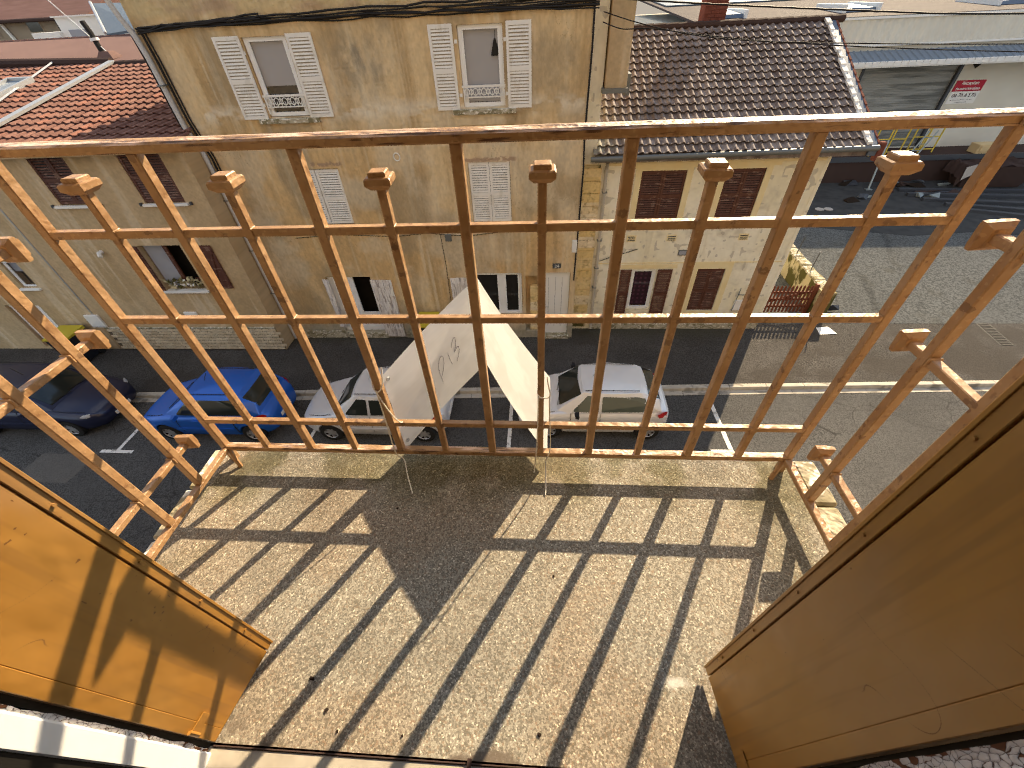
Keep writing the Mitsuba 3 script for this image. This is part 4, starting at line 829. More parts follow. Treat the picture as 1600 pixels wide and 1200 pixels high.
# quoins
for i in range(15):
    z0 = -6.76 + i * 0.317; j = RNG.uniform(-0.02, 0.02, 2)
    part(rh, 'quoin_stone', rbox(1.21, 1.69 + j[0], YR - 0.06 + (0.015 if i % 2 else 0.0), YR + 0.05, z0 + 0.006, z0 + 0.311, 0.012), 'm_quoin')
part(rh, 'quoin_core', box(1.21, 1.66, YR - 0.025, YR + 0.002, -6.9, -1.95), 'm_mossy_wall')
part(rh, 'drainpipe', tube([(1.80, YR - 0.16, -1.86), (1.80, YR - 0.08, -2.05), (1.83, YR - 0.07, -6.95)], 0.045, 10), 'm_kerb', 40)
for z in (-2.6, -3.9, -4.75, -5.4): part(rh, 'pipe_clip', box(1.75, 1.88, YR - 0.125, YR, z - 0.012, z + 0.012), 'm_zinc_dark')
# roof
PR = 27.8
zq = lambda y: -1.66 + (y - 10.30) * math.tan(math.radians(PR))
part(rh, 'gutter', tube([(1.36, 10.26, -1.74), (7.97, 10.26, -1.66)], 0.062, 10), 'm_zinc_dark', 40)
rr = part(rh, 'roof', cat(hull([(x, y, zq(y) - d) for x in (1.48, 7.80) for y in (10.34, 14.28) for d in (0.20, 0.05)]), hull([(x, 14.28 + dy, zq(14.28) - 0.52 * dy - d) for x in (1.48, 7.95) for dy in (0, 4.2) for d in (0.2, 0.04)])), 'm_tile_brown')
tiled_roof(rr, 1.42, 7.82, 10.30, -1.68, PR, 4.50, 0.2, 0.262, 'm_tile_brown', drop=0.058, roll=0.042)
for x in np.arange(1.5, 7.9, 0.335): part(rr, 'ridge_tile', tube([(x, 14.32, zq(14.28) + 0.02), (x + 0.36, 14.32, zq(14.28) + 0.035)], 0.09, 8), 'm_rust', 40)
part(rr, 'verge_flashing', hull([(x, y, zq(y) + h) for x in (7.80, 7.98) for y in (10.28, 14.4) for h in (-0.16, 0.03)]), 'm_steel_blue')
RV = np.random.default_rng(6)
for i in range(17):
    y = 10.3 + i * 0.232; part(rr, 'verge_tile', hull([(x, yy, zq(yy) + h) for x in (7.70 + RV.uniform(-.02, .02), 7.81) for yy, h in ((y, 0.115), (y, 0.06), (y + 0.24, 0.085), (y + 0.24, 0.03))]), 'm_marking')
    part(rr, 'verge_tile', hull([(x, yy, zq(yy) + h) for x in (7.981, 8.03) for yy, h in ((y, 0.05), (y, -0.1), (y + 0.21, 0.03), (y + 0.21, -0.1))]), 'm_red_brick')
part(rr, 'corner_tile', rbox(7.98, 8.12, 10.25, 10.4, -1.95, -1.55, 0.02), 'm_red_brick')
chm = thing('brick_chimney', 'red brick chimney on the ridge of the brown tiled roof', 'chimney')
part(chm, 'core', box(4.63, 5.21, 14.70, 15.20, -0.2, 1.5), 'm_red_brick')
for r in range(18):
    z = -0.10 + r * 0.078
    for q in range(3):
        x = 4.615 + q * 0.205 + (0.1 if r % 2 else 0) * (q < 2)
        part(chm, 'brick', rbox(x, min(x + 0.195, 5.225), 14.685, 14.77, z, z + 0.068, 0.004), 'm_red_brick')
part(chm, 'pot', tube([(4.92, 14.95, 1.5), (4.92, 14.95, 1.9)], 0.16, 12), 'm_zinc_dark', 40)

# ---------------------------------------------------------------- picket gate, low wall
pg = thing('picket_gate', 'reddish brown slatted gate between the cream house corner and the low mossy wall', 'gate')
for i in range(15):
    x = 7.42 + i * 0.118
    part(pg, 'picket', hull([(x + a, y, z) for a in (-0.03, 0.03) for y in (11.44, 11.465) for z in (-6.93, -5.98)] + [(x, y, -5.93) for y in (11.44, 11.465)]), 'm_gate_wood')
for z in (-6.72, -6.45, -6.2): part(pg, 'rail', box(7.3, 9.15, 11.467, 11.51, z - 0.035, z + 0.035), 'm_gate_wood')
part(pg, 'brace', hull([(7.4, y, z) for y in (11.512, 11.54) for z in (-6.72, -6.64)] + [(9.0, y, z) for y in (11.512, 11.54) for z in (-6.24, -6.16)]), 'm_gate_wood')
part(pg, 'post', rbox(9.06, 9.16, 11.42, 11.54, -7.0, -5.9, 0.006), 'm_gate_wood')
lw = thing('low_wall', 'low mossy yellow wall topped with crumbling stones beside the cream house', 'wall')
part(lw, 'wall', hull([(x, y, z) for y, xx in ((11.30, 9.30), (19.0, 9.75)) for x in (xx, xx + 0.28) for z in (-7.0, -6.12)]), 'm_mossy_wall')
part(lw, 'pier', rbox(9.19, 9.62, 11.16, 11.52, -7.0, -6.05, 0.01), 'm_mossy_wall')
for i in range(22):
    y = 11.32 + i * 0.35; x = 9.3 + 0.45 * (y - 11.3) / 7.7; j = RNG.uniform(-1, 1, 4)
    part(lw, 'coping_stone', rbox(x - 0.03 + 0.015 * j[0], x + 0.31 + 0.02 * j[1], y, y + 0.33, -6.119, -6.05 + 0.02 * j[2], 0.015), 'm_stone_edge')
for i, y in enumerate((11.5, 12.75, 14.0, 15.25, 16.5)):
    x = 9.44 + 0.45 * (y - 11.3) / 7.7; part(lw, 'iron_post', tube([(x, y, -6.1), (x + 0.03, y, -5.42)], 0.018, 6), 'm_dark_steel', 40)
whole('cast_bag', 'black plastic bag slumped at the end of the low mossy wall', 'bag', clump(0, 0, 0.28, 77).apply_translation((10.05, 11.55, -6.93)), 'm_bin_body')
whole('paper_sheet', 'white sheet of paper lying on the pavement before the picket gate', 'paper', hull([(9.06, 10.24, -6.99), (9.60, 10.27, -6.985), (9.52, 10.66, -6.992), (9.12, 10.62, -6.99), (9.3, 10.45, -6.975)]), 'm_white_paint')

# ---------------------------------------------------------------- wheelie bins
def bin_(x, y, lab, w=0.58):
    k = thing('wheelie_bin', lab, 'bin', 'wheelie bins with yellow lids')
    part(k, 'body', hull([(x + a * s, y + b * s, z) for a in (-w / 2, w / 2) for b in (-0.35, 0.35) for s, z in ((0.82, ZP + 0.06), (1.0, ZP + 0.98))]), 'm_bin_body')
    part(k, 'lid', hull([(x + a, y + b, z) for a in (-w / 2 - 0.02, w / 2 + 0.02) for b, z in ((-0.38, ZP + 0.985), (-0.38, ZP + 1.03), (0.36, ZP + 0.985), (0.36, ZP + 1.09))]), 'm_bin_lid')
    part(k, 'handle', tube([(x - w / 2, y + 0.40, ZP + 1.03), (x + w / 2, y + 0.40, ZP + 1.03)], 0.016, 6), 'm_bin_body', 40)
    for s in (-1, 1): part(k, 'wheel', tube([(x + s * (w / 2 - 0.05), y + 0.30, ZP + 0.10), (x + s * (w / 2 + 0.01), y + 0.30, ZP + 0.10)], 0.10, 14), 'm_rubber', 40)
bin_(-15.0, 8.92, 'black wheelie bin with a yellow lid by the meter box of the tan house', 0.75)
bin_(-3.35, 9.62, 'dark wheelie bin with a yellow lid behind the folded sign, by the ochre house', 0.62)

# ---------------------------------------------------------------- cars
def loft(sections):
    n = len(sections[0]); V = np.vstack(sections); F = []
    for i in range(len(sections) - 1):
        for j in range(n):
            a, b = i * n + j, i * n + (j + 1) % n
            F += [[a, b, b + n], [a, b + n, a + n]]
    c0 = len(V); V = np.vstack([V, sections[0].mean(0), sections[-1].mean(0)])
    for j in range(n):
        F += [[c0, (j + 1) % n, j], [c0 + 1, (len(sections) - 1) * n + j, (len(sections) - 1) * n + (j + 1) % n]]
    m = trimesh.Trimesh(V, np.array(F), process=True); m.fix_normals(); return m
def to_man(m): return m3.Manifold(m3.Mesh(np.array(m.vertices, np.float32), np.array(m.faces, np.uint32)))
def from_man(m):
    q = m.to_mesh(); return trimesh.Trimesh(q.vert_properties[:, :3], q.tri_verts, process=True)
def car(label, paint, place, L=3.83, W=1.64, H=1.43, wheel=(0.80, 3.24), cowl=0.98, rf=1.60, rr_=3.02, rb=3.62, doors=2, glass='m_car_glass', rim5=True, flip=False, trimdark=False):
    """nose at x = 0, tail at x = L, the kerb on +y; PLACE = (x of nose, y of axis); flip turns the nose to +x"""
    k = thing('parked_car', label, 'car', 'cars parked along the far kerb')
    px, py = place
    def put(m):
        v = np.array(m.vertices)
        if flip: v = v * np.array([-1, -1, 1])
        q = trimesh.Trimesh(v + np.array([px, py, ZR]), m.faces, process=False); return q
    hw = W / 2
    st = [(0.00, 0.34, 0.52, 0.42), (0.03, 0.25, 0.60, 0.60), (0.12, 0.20, 0.67, 0.76), (0.30, 0.18, 0.735, 0.90), (0.60, 0.18, 0.80, 0.965), (0.98, 0.18, 0.885, 0.99), (1.5, 0.18, 0.915, 1.0), (2.3, 0.18, 0.93, 1.0), (3.0, 0.18, 0.945, 0.985), (3.45, 0.20, 0.95, 0.94), (3.68, 0.24, 0.93, 0.87), (3.79, 0.28, 0.84, 0.76), (3.83, 0.36, 0.70, 0.62)]
    secs = []
    for x, zl, zt, w in st:
        x = x / 3.83 * L; w = w * hw
        half = [(0.0, zl), (w * 0.80, zl), (w * 0.93, zl + 0.06), (w * 0.985, zl + (zt - zl) * 0.35), (w, zl + (zt - zl) * 0.58), (w * 0.985, zl + (zt - zl) * 0.78), (w * 0.93, zt - 0.035), (w * 0.85, zt), (w * 0.45, zt + 0.025), (0.0, zt + 0.032)]
        ring = half + [(-y, z) for y, z in half[-2:0:-1]]
        secs.append(np.array([(x, y, z) for y, z in ring]))
    body = loft(secs)
    try:
        mb = to_man(body)
        for wx in wheel:
            cy = m3.Manifold.cylinder(W * 1.2, 0.335, 0.335, 32, True).rotate([90, 0, 0]).translate([wx, 0, 0.295])
            inner = m3.Manifold.cube([0.8, W - 0.46, 0.9], True).translate([wx, 0, 0.2])
            mb = mb - (cy - inner)
        body = from_man(mb)
    except Exception: pass
    part(k, 'body', put(body), paint, 32)
    # cabin: hull of small spheres at the corners, two rows up the side
    zb, zt = 0.88, H
    wb, wm, wt = hw * 0.935, hw * 0.86, hw * 0.68
    sp = []
    def ball(x, y, z, r):
        return [(x + r * math.cos(a) * math.cos(b), y + r * math.sin(a) * math.cos(b), z + r * math.sin(b)) for b in (-0.8, 0, 0.8) for a in np.arange(8) * math.pi / 4]
    for s in (-1, 1):
        for x, y, z, r in ((cowl + 0.05, wb - 0.14, zb, 0.04), (rb - 0.05, wb - 0.12, zb + 0.04, 0.05), (cowl + 0.35, wb - 0.05, zb, 0.04), (rb - 0.5, wb - 0.05, zb, 0.04), (rf + 0.08, wt - 0.10, zt - 0.105, 0.10), (rr_ - 0.05, wt - 0.10, zt - 0.11, 0.10), ((rf + rr_) / 2, wt - 0.05, zt - 0.10, 0.10), (rb - 0.14, wm - 0.22, 1.12, 0.10), (cowl + 0.55, wm - 0.08, 1.13, 0.04), (rr_ + 0.08, wm - 0.08, 1.15, 0.08)):
            sp += ball(x, s * y, z, r)
    sp += [(cowl, 0, zb), (rf - 0.02, 0, zt - 0.02), ((rf + rr_) / 2, 0, zt + 0.012), (rr_, 0, zt - 0.012), (rb + 0.02, 0, zb + 0.06)]
    cab = hull(sp)
    part(k, 'cabin', put(cab), paint, 28)
    # glass: patches pushed out of the hull's faces
    def patch_side(poly, m, name, off=0.006):
        """polygon in (x, z) laid on the cabin's side by casting onto it"""
        out = []
        for s in (-1, 1):
            g = poly.buffer(-0.03).buffer(0.03)
            v, f = trimesh.creation.triangulate_polygon(g, engine='earcut')
            tri = trimesh.Trimesh(np.c_[v, np.zeros(len(v))], f).subdivide_to_size(0.12)
            o = np.c_[tri.vertices[:, 0], np.full(len(tri.vertices), s * 2.0), tri.vertices[:, 1]]
            loc, idx, _ = cab.ray.intersects_location(o, np.tile([0, -s, 0], (len(o), 1)), multiple_hits=False)
            P = np.array(o); P[:, 1] = np.nan; P[idx, 1] = loc[:, 1]
            y = P[:, 1]; y[np.isnan(y)] = np.nanmean(y); P[:, 1] = y + s * off
            out.append(trimesh.Trimesh(P, tri.faces, process=False))
        for q in out: part(k, name, put(q), m, True)
    def patch_end(poly, m, name, sx, off=0.006):
        v, f = trimesh.creation.triangulate_polygon(poly.buffer(-0.03).buffer(0.03), engine='earcut')
        tri = trimesh.Trimesh(np.c_[v, np.zeros(len(v))], f).subdivide_to_size(0.12)
        o = np.c_[np.full(len(tri.vertices), sx * 9.0), tri.vertices[:, 0], tri.vertices[:, 1]]
        loc, idx, _ = cab.ray.intersects_location(o, np.tile([-sx, 0, 0], (len(o), 1)), multiple_hits=False)
        P = np.array(o); P[:, 0] = np.nan; P[idx, 0] = loc[:, 0]; x = P[:, 0]; ok = ~np.isnan(x); x[~ok] = np.nanmean(x)
        P[:, 0] = x + sx * off; P[:, 2] += 0.004
        part(k, name, put(trimesh.Trimesh(P[:, :], tri.faces, process=False)), m, True)
    zs = H - 0.10
    bx = cowl + 0.42; bm = 2.02 if doors == 2 else 1.98
    slope = (rf - cowl) / (zt - zb)
    fr0 = cowl + 0.30
    patch_side(Polygon([(fr0 + 0.06, 0.945), (bm - 0.035, 0.945), (bm - 0.035, zs), (rf + 0.10, zs)]), glass, 'side_window')
    e = rr_ + 0.10
    patch_side(Polygon([(bm + 0.035, 0.945), (e - 0.05, 0.965), (e + 0.06, 1.08), (e - 0.02, zs - 0.04), (rr_ - 0.12, zs), (bm + 0.035, zs)]), glass, 'side_window')
    patch_end(Polygon([(-wb + 0.24, 0.95), (wb - 0.24, 0.95), (wt - 0.03, zt - 0.085), (-wt + 0.03, zt - 0.085)]), 'm_car_glass', 'windscreen', -1)
    patch_end(Polygon([(-wb + 0.26, 1.06), (wb - 0.26, 1.06), (wt - 0.05, zt - 0.10), (-wt + 0.05, zt - 0.10)]), 'm_car_glass', 'rear_window', 1)
    # wheels
    for wx in wheel:
        for s in (-1, 1):
            y0, y1 = s * (hw - 0.20), s * (hw - 0.015)
            prof = [(0.0, 0.175), (0.0, 0.255), (0.015, 0.285), (0.05, 0.292), (0.13, 0.292), (0.17, 0.285), (0.185, 0.255), (0.185, 0.175)]
            V, F = [], []; n = 28
            for j in range(n):
                a = 2 * math.pi * j / n
                for t, r in prof: V.append((wx + r * math.cos(a), y1 - s * t, 0.295 + r * math.sin(a)))
            m = len(prof)
            for j in range(n):
                for i in range(m - 1):
                    a, b = j * m + i, ((j + 1) % n) * m + i
                    F += [[a, a + 1, b + 1], [a, b + 1, b]]
            q = trimesh.Trimesh(np.array(V), np.array(F), process=False); q.fix_normals()
            wk = part(k, 'wheel', put(q), 'm_tyre', 40)
            rim = [tube([(wx, y1 - s * 0.02, 0.295), (wx, y1 - s * 0.04, 0.295)], 0.05, 12)]
            ang = np.linspace(0, 2 * np.pi, 29)
            rim.append(tube([(wx + 0.178 * math.cos(a), y1 - s * 0.012, 0.295 + 0.178 * math.sin(a)) for a in ang], 0.012, 6))
            ns = 7 if rim5 else 5
            for j in range(ns):
                a = 2 * math.pi * j / ns + 0.3
                c_, s_ = math.cos(a), math.sin(a)
                rim.append(hull([(wx + r * c_ - w_ * s_ * q_, y1 - s * yy, 0.295 + r * s_ + w_ * c_ * q_) for r, w_ in ((0.03, 0.026), (0.178, 0.036)) for q_ in (-1, 1) for yy in (0.022, 0.045)]))
            part(wk, 'rim', put(cat(rim)), 'm_rim', 40)
            part(wk, 'hub_back', put(tube([(wx, y1 - s * 0.06, 0.295), (wx, y1 - s * 0.08, 0.295)], 0.176, 20)), 'm_black')
    for s in (-1, 1):
        part(k, 'headlight', put(hull([(0.14, s * hw * 0.60, 0.62), (0.13, s * hw * 0.62, 0.655), (0.29, s * hw * 0.875, 0.69), (0.34, s * hw * 0.915, 0.715), (0.30, s * hw * 0.90, 0.665), (0.22, s * hw * 0.83, 0.625), (0.30, s * hw * 0.82, 0.725)])), 'm_headlamp')
        part(k, 'tail_light', put(hull([(L - 0.10, s * hw * 0.815, 0.72), (L - 0.30, s * hw * 0.955, 0.80), (L - 0.36, s * hw * 0.95, 0.90), (L - 0.20, s * hw * 0.87, 0.935), (L - 0.11, s * hw * 0.80, 0.92), (L - 0.06, s * hw * 0.72, 0.80)])), 'm_tail')
        mk = part(k, 'mirror', put(hull([(cowl + 0.42 + a, s * (hw + b), 0.955 + c) for a, b, c in ((0, 0.0, 0), (0.10, 0.0, 0), (0.02, 0.17, 0.0), (0.10, 0.18, 0.0), (0, 0.03, 0.10), (0.10, 0.03, 0.11), (0.03, 0.16, 0.10), (0.10, 0.17, 0.10))])), paint if not trimdark else 'm_rubber')
        part(k, 'door_handle', put(rbox(bm - 0.24, bm - 0.08, s * hw * 0.975, s * (hw + 0.018), 0.80, 0.83, 0.005)), paint)
        for xx in ((cowl + 0.33, bm + 0.01) if doors == 2 else (cowl + 0.33, bm, bm + 0.80)):
            part(k, 'door_gap', put(hull([(xx + a, s * y, z) for a in (-0.006, 0.006) for y, z in ((hw * 0.94, 0.30), (hw * 0.985, 0.42), (hw * 1.003, 0.60), (hw * 0.99, 0.78), (hw * 0.93, 0.90), (hw * 0.90, 0.30), (hw * 0.90, 0.88))])), 'm_black')
        part(k, 'rub_strip', put(hull([(x, s * y, z) for x in (wheel[0] + 0.42, wheel[1] - 0.42) for y in (hw * 0.97, hw * 1.012) for z in (0.485, 0.545)])), 'm_rubber' if trimdark else paint)
        part(k, 'roof_strip', put(tube([(rf + 0.05, s * (wt - 0.075), zt - 0.003), ((rf + rr_) / 2, s * (wt - 0.065), zt + 0.004), (rr_ - 0.05, s * (wt - 0.075), zt - 0.006)], 0.009, 5)), 'm_rubber')
    part(k, 'bonnet_gap', put(cat(tube([(0.30, -hw * 0.72, 0.762), (0.7, -hw * 0.82, 0.83), (cowl - 0.04, -hw * 0.84, 0.905)], 0.006, 5), tube([(0.30, hw * 0.72, 0.762), (0.7, hw * 0.82, 0.83), (cowl - 0.04, hw * 0.84, 0.905)], 0.006, 5))), 'm_black')
    part(k, 'grille', put(hull([(0.005, y, z) for y in (-0.28, 0.28) for z in (0.42, 0.48)] + [(0.06, y, z) for y in (-0.3, 0.3) for z in (0.41, 0.49)])), 'm_black')
    part(k, 'number_plate', put(cat(rbox(L - 0.02, L + 0.012, -0.26, 0.26, 0.44, 0.55, 0.003), rbox(-0.018, 0.03, -0.26, 0.26, 0.30, 0.40, 0.003))), 'm_white_paint')
    part(k, 'wiper', put(cat(tube([(cowl + 0.02, -0.5, 0.93), (cowl + 0.10, 0.0, 0.995)], 0.008, 5), tube([(cowl + 0.02, 0.02, 0.945), (cowl + 0.10, 0.45, 0.985)], 0.008, 5))), 'm_black')
    part(k, 'antenna', put(tube([(rf + 0.25, 0, zt + 0.01), (rf + 0.42, 0, zt + 0.26)], 0.006, 5)), 'm_black')
    part(k, 'dashboard', put(box(cowl + 0.2, cowl + 0.22, -0.4, 0.4, 0.6, 0.61)), 'm_black')
    return k
car('pale silver three door hatchback parked right of the folded sign', 'm_car_pale', (-0.40, 6.70), L=3.74, rb=3.50, rr_=2.98, glass='m_car_glass_light', trimdark=True)
car('silver hatchback half hidden behind the folded sign', 'm_car_silver', (-6.02, 6.50), doors=4)
car('bright blue small hatchback parked left of the silver one', 'm_car_blue', (-10.40, 6.42), L=3.70, W=1.66, H=1.45, wheel=(0.80, 3.12), cowl=0.95, rf=1.68, rr_=3.05, rb=3.52, doors=4)
car('dark navy car at the left edge facing the blue hatchback', 'm_car_navy', (-11.62, 6.52), L=4.1, W=1.74, H=1.50, wheel=(0.86, 3.46), cowl=1.05, rf=1.75, rr_=3.3, rb=3.9, doors=4, flip=True)

# ---------------------------------------------------------------- warehouse at the end of the yard
YW = 26.0
wh = thing('warehouse', 'long cream warehouse with corrugated cladding, blue canopy and a big grey roller door', 'warehouse')
part(wh, 'wall', wallmesh(R(8, 44, ZP - 0.05, -0.2).difference(R(16.4, 20.95, -5.7, -1.55)), YW, YW + 0.3), 'm_warehouse_wall')
part(wh, 'body', box(8, 44, YW + 0.8, 50, ZP, -0.3), 'm_warehouse_wall')
# corrugated band
xs = np.arange(8, 44, 0.10); V, F = [], []
for i, x in enumerate(xs):
    y = YW - 0.12 - (0.035 if (i // 2) % 2 else 0.0)
    V += [(x, y, -1.12), (x, y, -0.17)]
for i in range(len(xs) - 1): F += [[2 * i, 2 * i + 2, 2 * i + 3], [2 * i, 2 * i + 3, 2 * i + 1]]
part(wh, 'cladding', trimesh.Trimesh(np.array(V), np.array(F), process=False), 'm_warehouse_wall')
part(wh, 'fascia', cat(box(8, 44, YW - 0.22, YW - 0.02, -0.17, -0.08), box(8, 44, YW - 0.16, YW - 0.001, -1.19, -1.121)), 'm_white_paint')
# canopy: sheets with white noses
cz = lambda y: -1.30 + (y - YW) * 0.33
cp = part(wh, 'canopy', hull([(x, y, cz(y) + d) for x in (12, 44) for y in (YW - 0.18, YW - 1.25) for d in (0, -0.03)]), 'm_canopy')
for i in range(92):
    x = 14.4 + i * 0.325
    part(cp, 'canopy_rib', hull([(x + a, y, cz(y) + h) for a in (-0.05, 0.05) for y in (YW - 0.2, YW - 1.27) for h in (0.001,)] + [(x + a, y, cz(y) + 0.045) for a in (-0.02, 0.02) for y in (YW - 0.2, YW - 1.27)]), 'm_canopy')
    if x < 27: part(cp, 'canopy_nose', rbox(x - 0.15, x + 0.15, YW - 1.30, YW - 1.272, cz(YW - 1.27) - 0.15, cz(YW - 1.27) + 0.05, 0.01), 'm_white_paint')
part(cp, 'canopy_edge', box(12, 44, YW - 1.268, YW - 1.24, cz(YW - 1.25) - 0.2, cz(YW - 1.25) - 0.031), 'm_white_paint')
# roller door
rd = part(wh, 'roller_door', box(16.42, 20.93, YW + 0.14, YW + 0.18, -5.68, -1.5), 'm_roller')
d = mikit.ply(hull([(x, y, z) for x in (-2.24, 2.24) for y, z in ((0.0, -0.045), (-0.02, -0.03), (-0.025, 0.0), (-0.02, 0.03), (0.0, 0.045))]), 'm_roller')
for i in range(40): part(rd, 'slat', copyof(d, T().translate([18.67, YW + 0.139, -5.60 + i * 0.105])), None)
for a in (20.94, 16.28): part(wh, 'door_jamb', box(a, a + 0.13, YW - 0.05, YW + 0.12, -5.7, -1.5), 'm_dark_steel')
part(wh, 'camera_box', hull([(21.45 + a, YW - 0.4 + b, -2.10 + c) for a, b, c in ((-0.12, 0, 0.1), (0.12, 0, 0.1), (-0.12, 0.3, 0.1), (0.12, 0.3, 0.1), (0, 0.1, -0.12))]), 'm_black')
ws = thing('notice_board', 'red and white goods reception notice on the warehouse wall right of the roller door', 'sign')
part(ws, 'red_panel', rbox(21.18, 22.56, YW - 0.03, YW - 0.001, -3.18, -2.72, 0.004), 'm_red_sign')
part(ws, 'white_panel', rbox(21.18, 22.56, YW - 0.029, YW - 0.001, -3.72, -3.19, 0.004), 'm_white_paint')
def lettering(txt, h, x, z, m, bold=True):
    t = meshkit.text_mesh(txt, h, 0.004, bold=bold); t.apply_transform(trimesh.transformations.rotation_matrix(math.pi / 2, (1, 0, 0)))
    t.apply_translation((x - t.bounds[:, 0].mean(), YW - 0.031, z)); part(ws, 'text', t, m)
lettering('Réception', 0.125, 21.87, -2.90, 'm_white_paint'); lettering('de marchandises', 0.105, 21.87, -3.12, 'm_white_paint')
lettering('de 7h à 17h', 0.15, 21.87, -3.42, 'm_sign_ink')
part(ws, 'rule', cat(box(21.3, 22.4, YW - 0.033, YW - 0.03, -3.56, -3.545), box(21.6, 22.2, YW - 0.033, YW - 0.03, -3.66, -3.645)), 'm_sign_ink')
wr = part(wh, 'roof', hull([(x, y, z - d) for x in (7.8, 44.2) for y, z in ((YW - 0.2, -0.06), (50, 1.05)) for d in (0, 0.1)]), 'm_far_roof')
rz_ = lambda y: -0.06 + (y - YW + 0.2) * 1.11 / 24.2
for x0, x1 in ((15.15, 16.75), (22.3, 24.6), (9.2, 10.4)):
    k = part(wr, 'skylight', hull([(x, y, rz_(y) + h) for x in (x0, x1) for y, h in ((27.6, 0.02), (27.75, 0.16), (30.4, 0.16), (30.5, 0.02))]), 'm_steel_blue')
    for xx in (x0, x1): part(k, 'end_cap', rbox(xx - 0.07, xx + 0.07, 27.5, 30.5, rz_(27.5) - 0.02, rz_(30.5) + 0.20, 0.02), 'm_white_paint')
part(wr, 'glass_strip', hull([(x, y, rz_(y) + h) for x in (8.2, 22) for y in (36, 42) for h in (0.02, 0.08)]), 'm_blue_roof')
# loading dock
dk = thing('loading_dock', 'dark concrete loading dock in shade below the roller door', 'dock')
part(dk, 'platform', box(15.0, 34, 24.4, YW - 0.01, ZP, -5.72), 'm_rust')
part(dk, 'edge_beam', box(15.0, 34, 24.33, 24.399, -5.95, -5.70), 'm_dark_steel')
gr = thing('guard_rail', 'yellow tubular guard rail on the loading dock at the roller door', 'guard rail')
def rail_frame(k, x0, x1, y, z0, z1, tilt=0.0):
    for x in (x0, x1): part(k, 'post', tube([(x, y, z0), (x + tilt, y, z1)], 0.035, 8), 'm_yellow_metal', 40)
    for z in (z0 + (z1 - z0) * 0.12, z0 + (z1 - z0) * 0.55, z1): part(k, 'cross_bar', tube([(x0 + tilt * (z - z0) / (z1 - z0), y, z), (x1 + tilt * (z - z0) / (z1 - z0), y, z)], 0.028, 8), 'm_yellow_metal', 40)
rail_frame(gr, 17.62, 18.28, 24.5, -5.7, -4.3); rail_frame(gr, 18.42, 19.10, 24.5, -5.7, -4.3)
gr2 = thing('guard_rail', 'yellow frame trolley standing right of the steps on the dock', 'guard rail')
rail_frame(gr2, 19.75, 20.35, 24.9, -5.7, -4.35); rail_frame(gr2, 20.45, 21.05, 24.9, -5.7, -4.35)
ld = thing('ladder', 'grey metal ladder leaning from the yard up against the dock rail', 'ladder')
for o in (0, 0.42): part(ld, 'rail', tube([(18.45 + o, 23.6, -6.95), (19.9 + o, 24.3, -4.55)], 0.035, 6), 'm_galv', 40)
for i in range(8):
    t = (i + 0.6) / 8.6; x = 18.45 + 1.45 * t; part(ld, 'rung', tube([(x, 23.6 + 0.7 * t, -6.95 + 2.4 * t), (x + 0.42, 23.6 + 0.7 * t, -6.95 + 2.4 * t)], 0.022, 6), 'm_galv', 40)
pp = thing('prop_pole', 'grey steel pole propped at the dock edge left of the ladder', 'pole')
part(pp, 'pole', tube([(17.6, 23.2, -6.98), (18.05, 24.2, -4.9)], 0.045, 8), 'm_galv', 40); part(pp, 'plate', rbox(17.45, 17.75, 23.1, 23.3, -6.99, -6.95, 0.005), 'm_galv')
skp = thing('skip', 'rusty brown skip with a pale tarpaulin thrown over its corner', 'skip')
part(skp, 'tub', hull([(x, y, z) for x, y in ((21.7, 23.0), (25.2, 22.8), (21.9, 24.2), (25.4, 24.2)) for z in (-5.95,)] + [(x, y, -6.96) for x, y in ((22.1, 23.2), (24.8, 23.0), (22.1, 24.0), (24.8, 24.0))]), 'm_rust')
rt = np.random.default_rng(8); V = []
n1, n2 = 22, 10
for i in range(n1):
    for j in range(n2):
        x = 21.6 + i * 0.17; y = 22.9 + j * 0.14; V.append((x + 0.03 * rt.standard_normal(), y, -5.93 + 0.05 * math.sin(i * 1.1) + 0.04 * rt.standard_normal() - (0.45 if j == 0 and i < 8 else 0) - (0.5 if i == 0 else 0)))
F = [[i * n2 + j, (i + 1) * n2 + j, (i + 1) * n2 + j + 1] for i in range(n1 - 1) for j in range(n2 - 1)] + [[i * n2 + j, (i + 1) * n2 + j + 1, i * n2 + j + 1] for i in range(n1 - 1) for j in range(n2 - 1)]
tp = trimesh.Trimesh(np.array(V), np.array(F), process=False)
whole('tarpaulin', 'crumpled brown grey tarpaulin lying over the rusty skip', 'tarpaulin', tp, 'm_rust', True)
whole('pale_cloth', 'torn pale cloth hanging over the left corner of the skip', 'cloth', hull([(21.55, 22.85, -5.9), (22.7, 22.85, -5.84), (21.6, 22.8, -6.5), (21.75, 22.8, -6.35), (21.9, 22.86, -5.8), (22.9, 23.3, -5.82)]), 'm_tarp')
whole('cardboard_box', 'flattened yellow cardboard box on the dock edge at the right', 'box', cat(rbox(22.85, 24.4, 24.35, 24.95, -5.699, -5.28, 0.01), rbox(22.95, 24.3, 24.3, 24.34, -5.6, -5.35, 0.01)), 'm_cardboard')
rbm = np.random.default_rng(12)
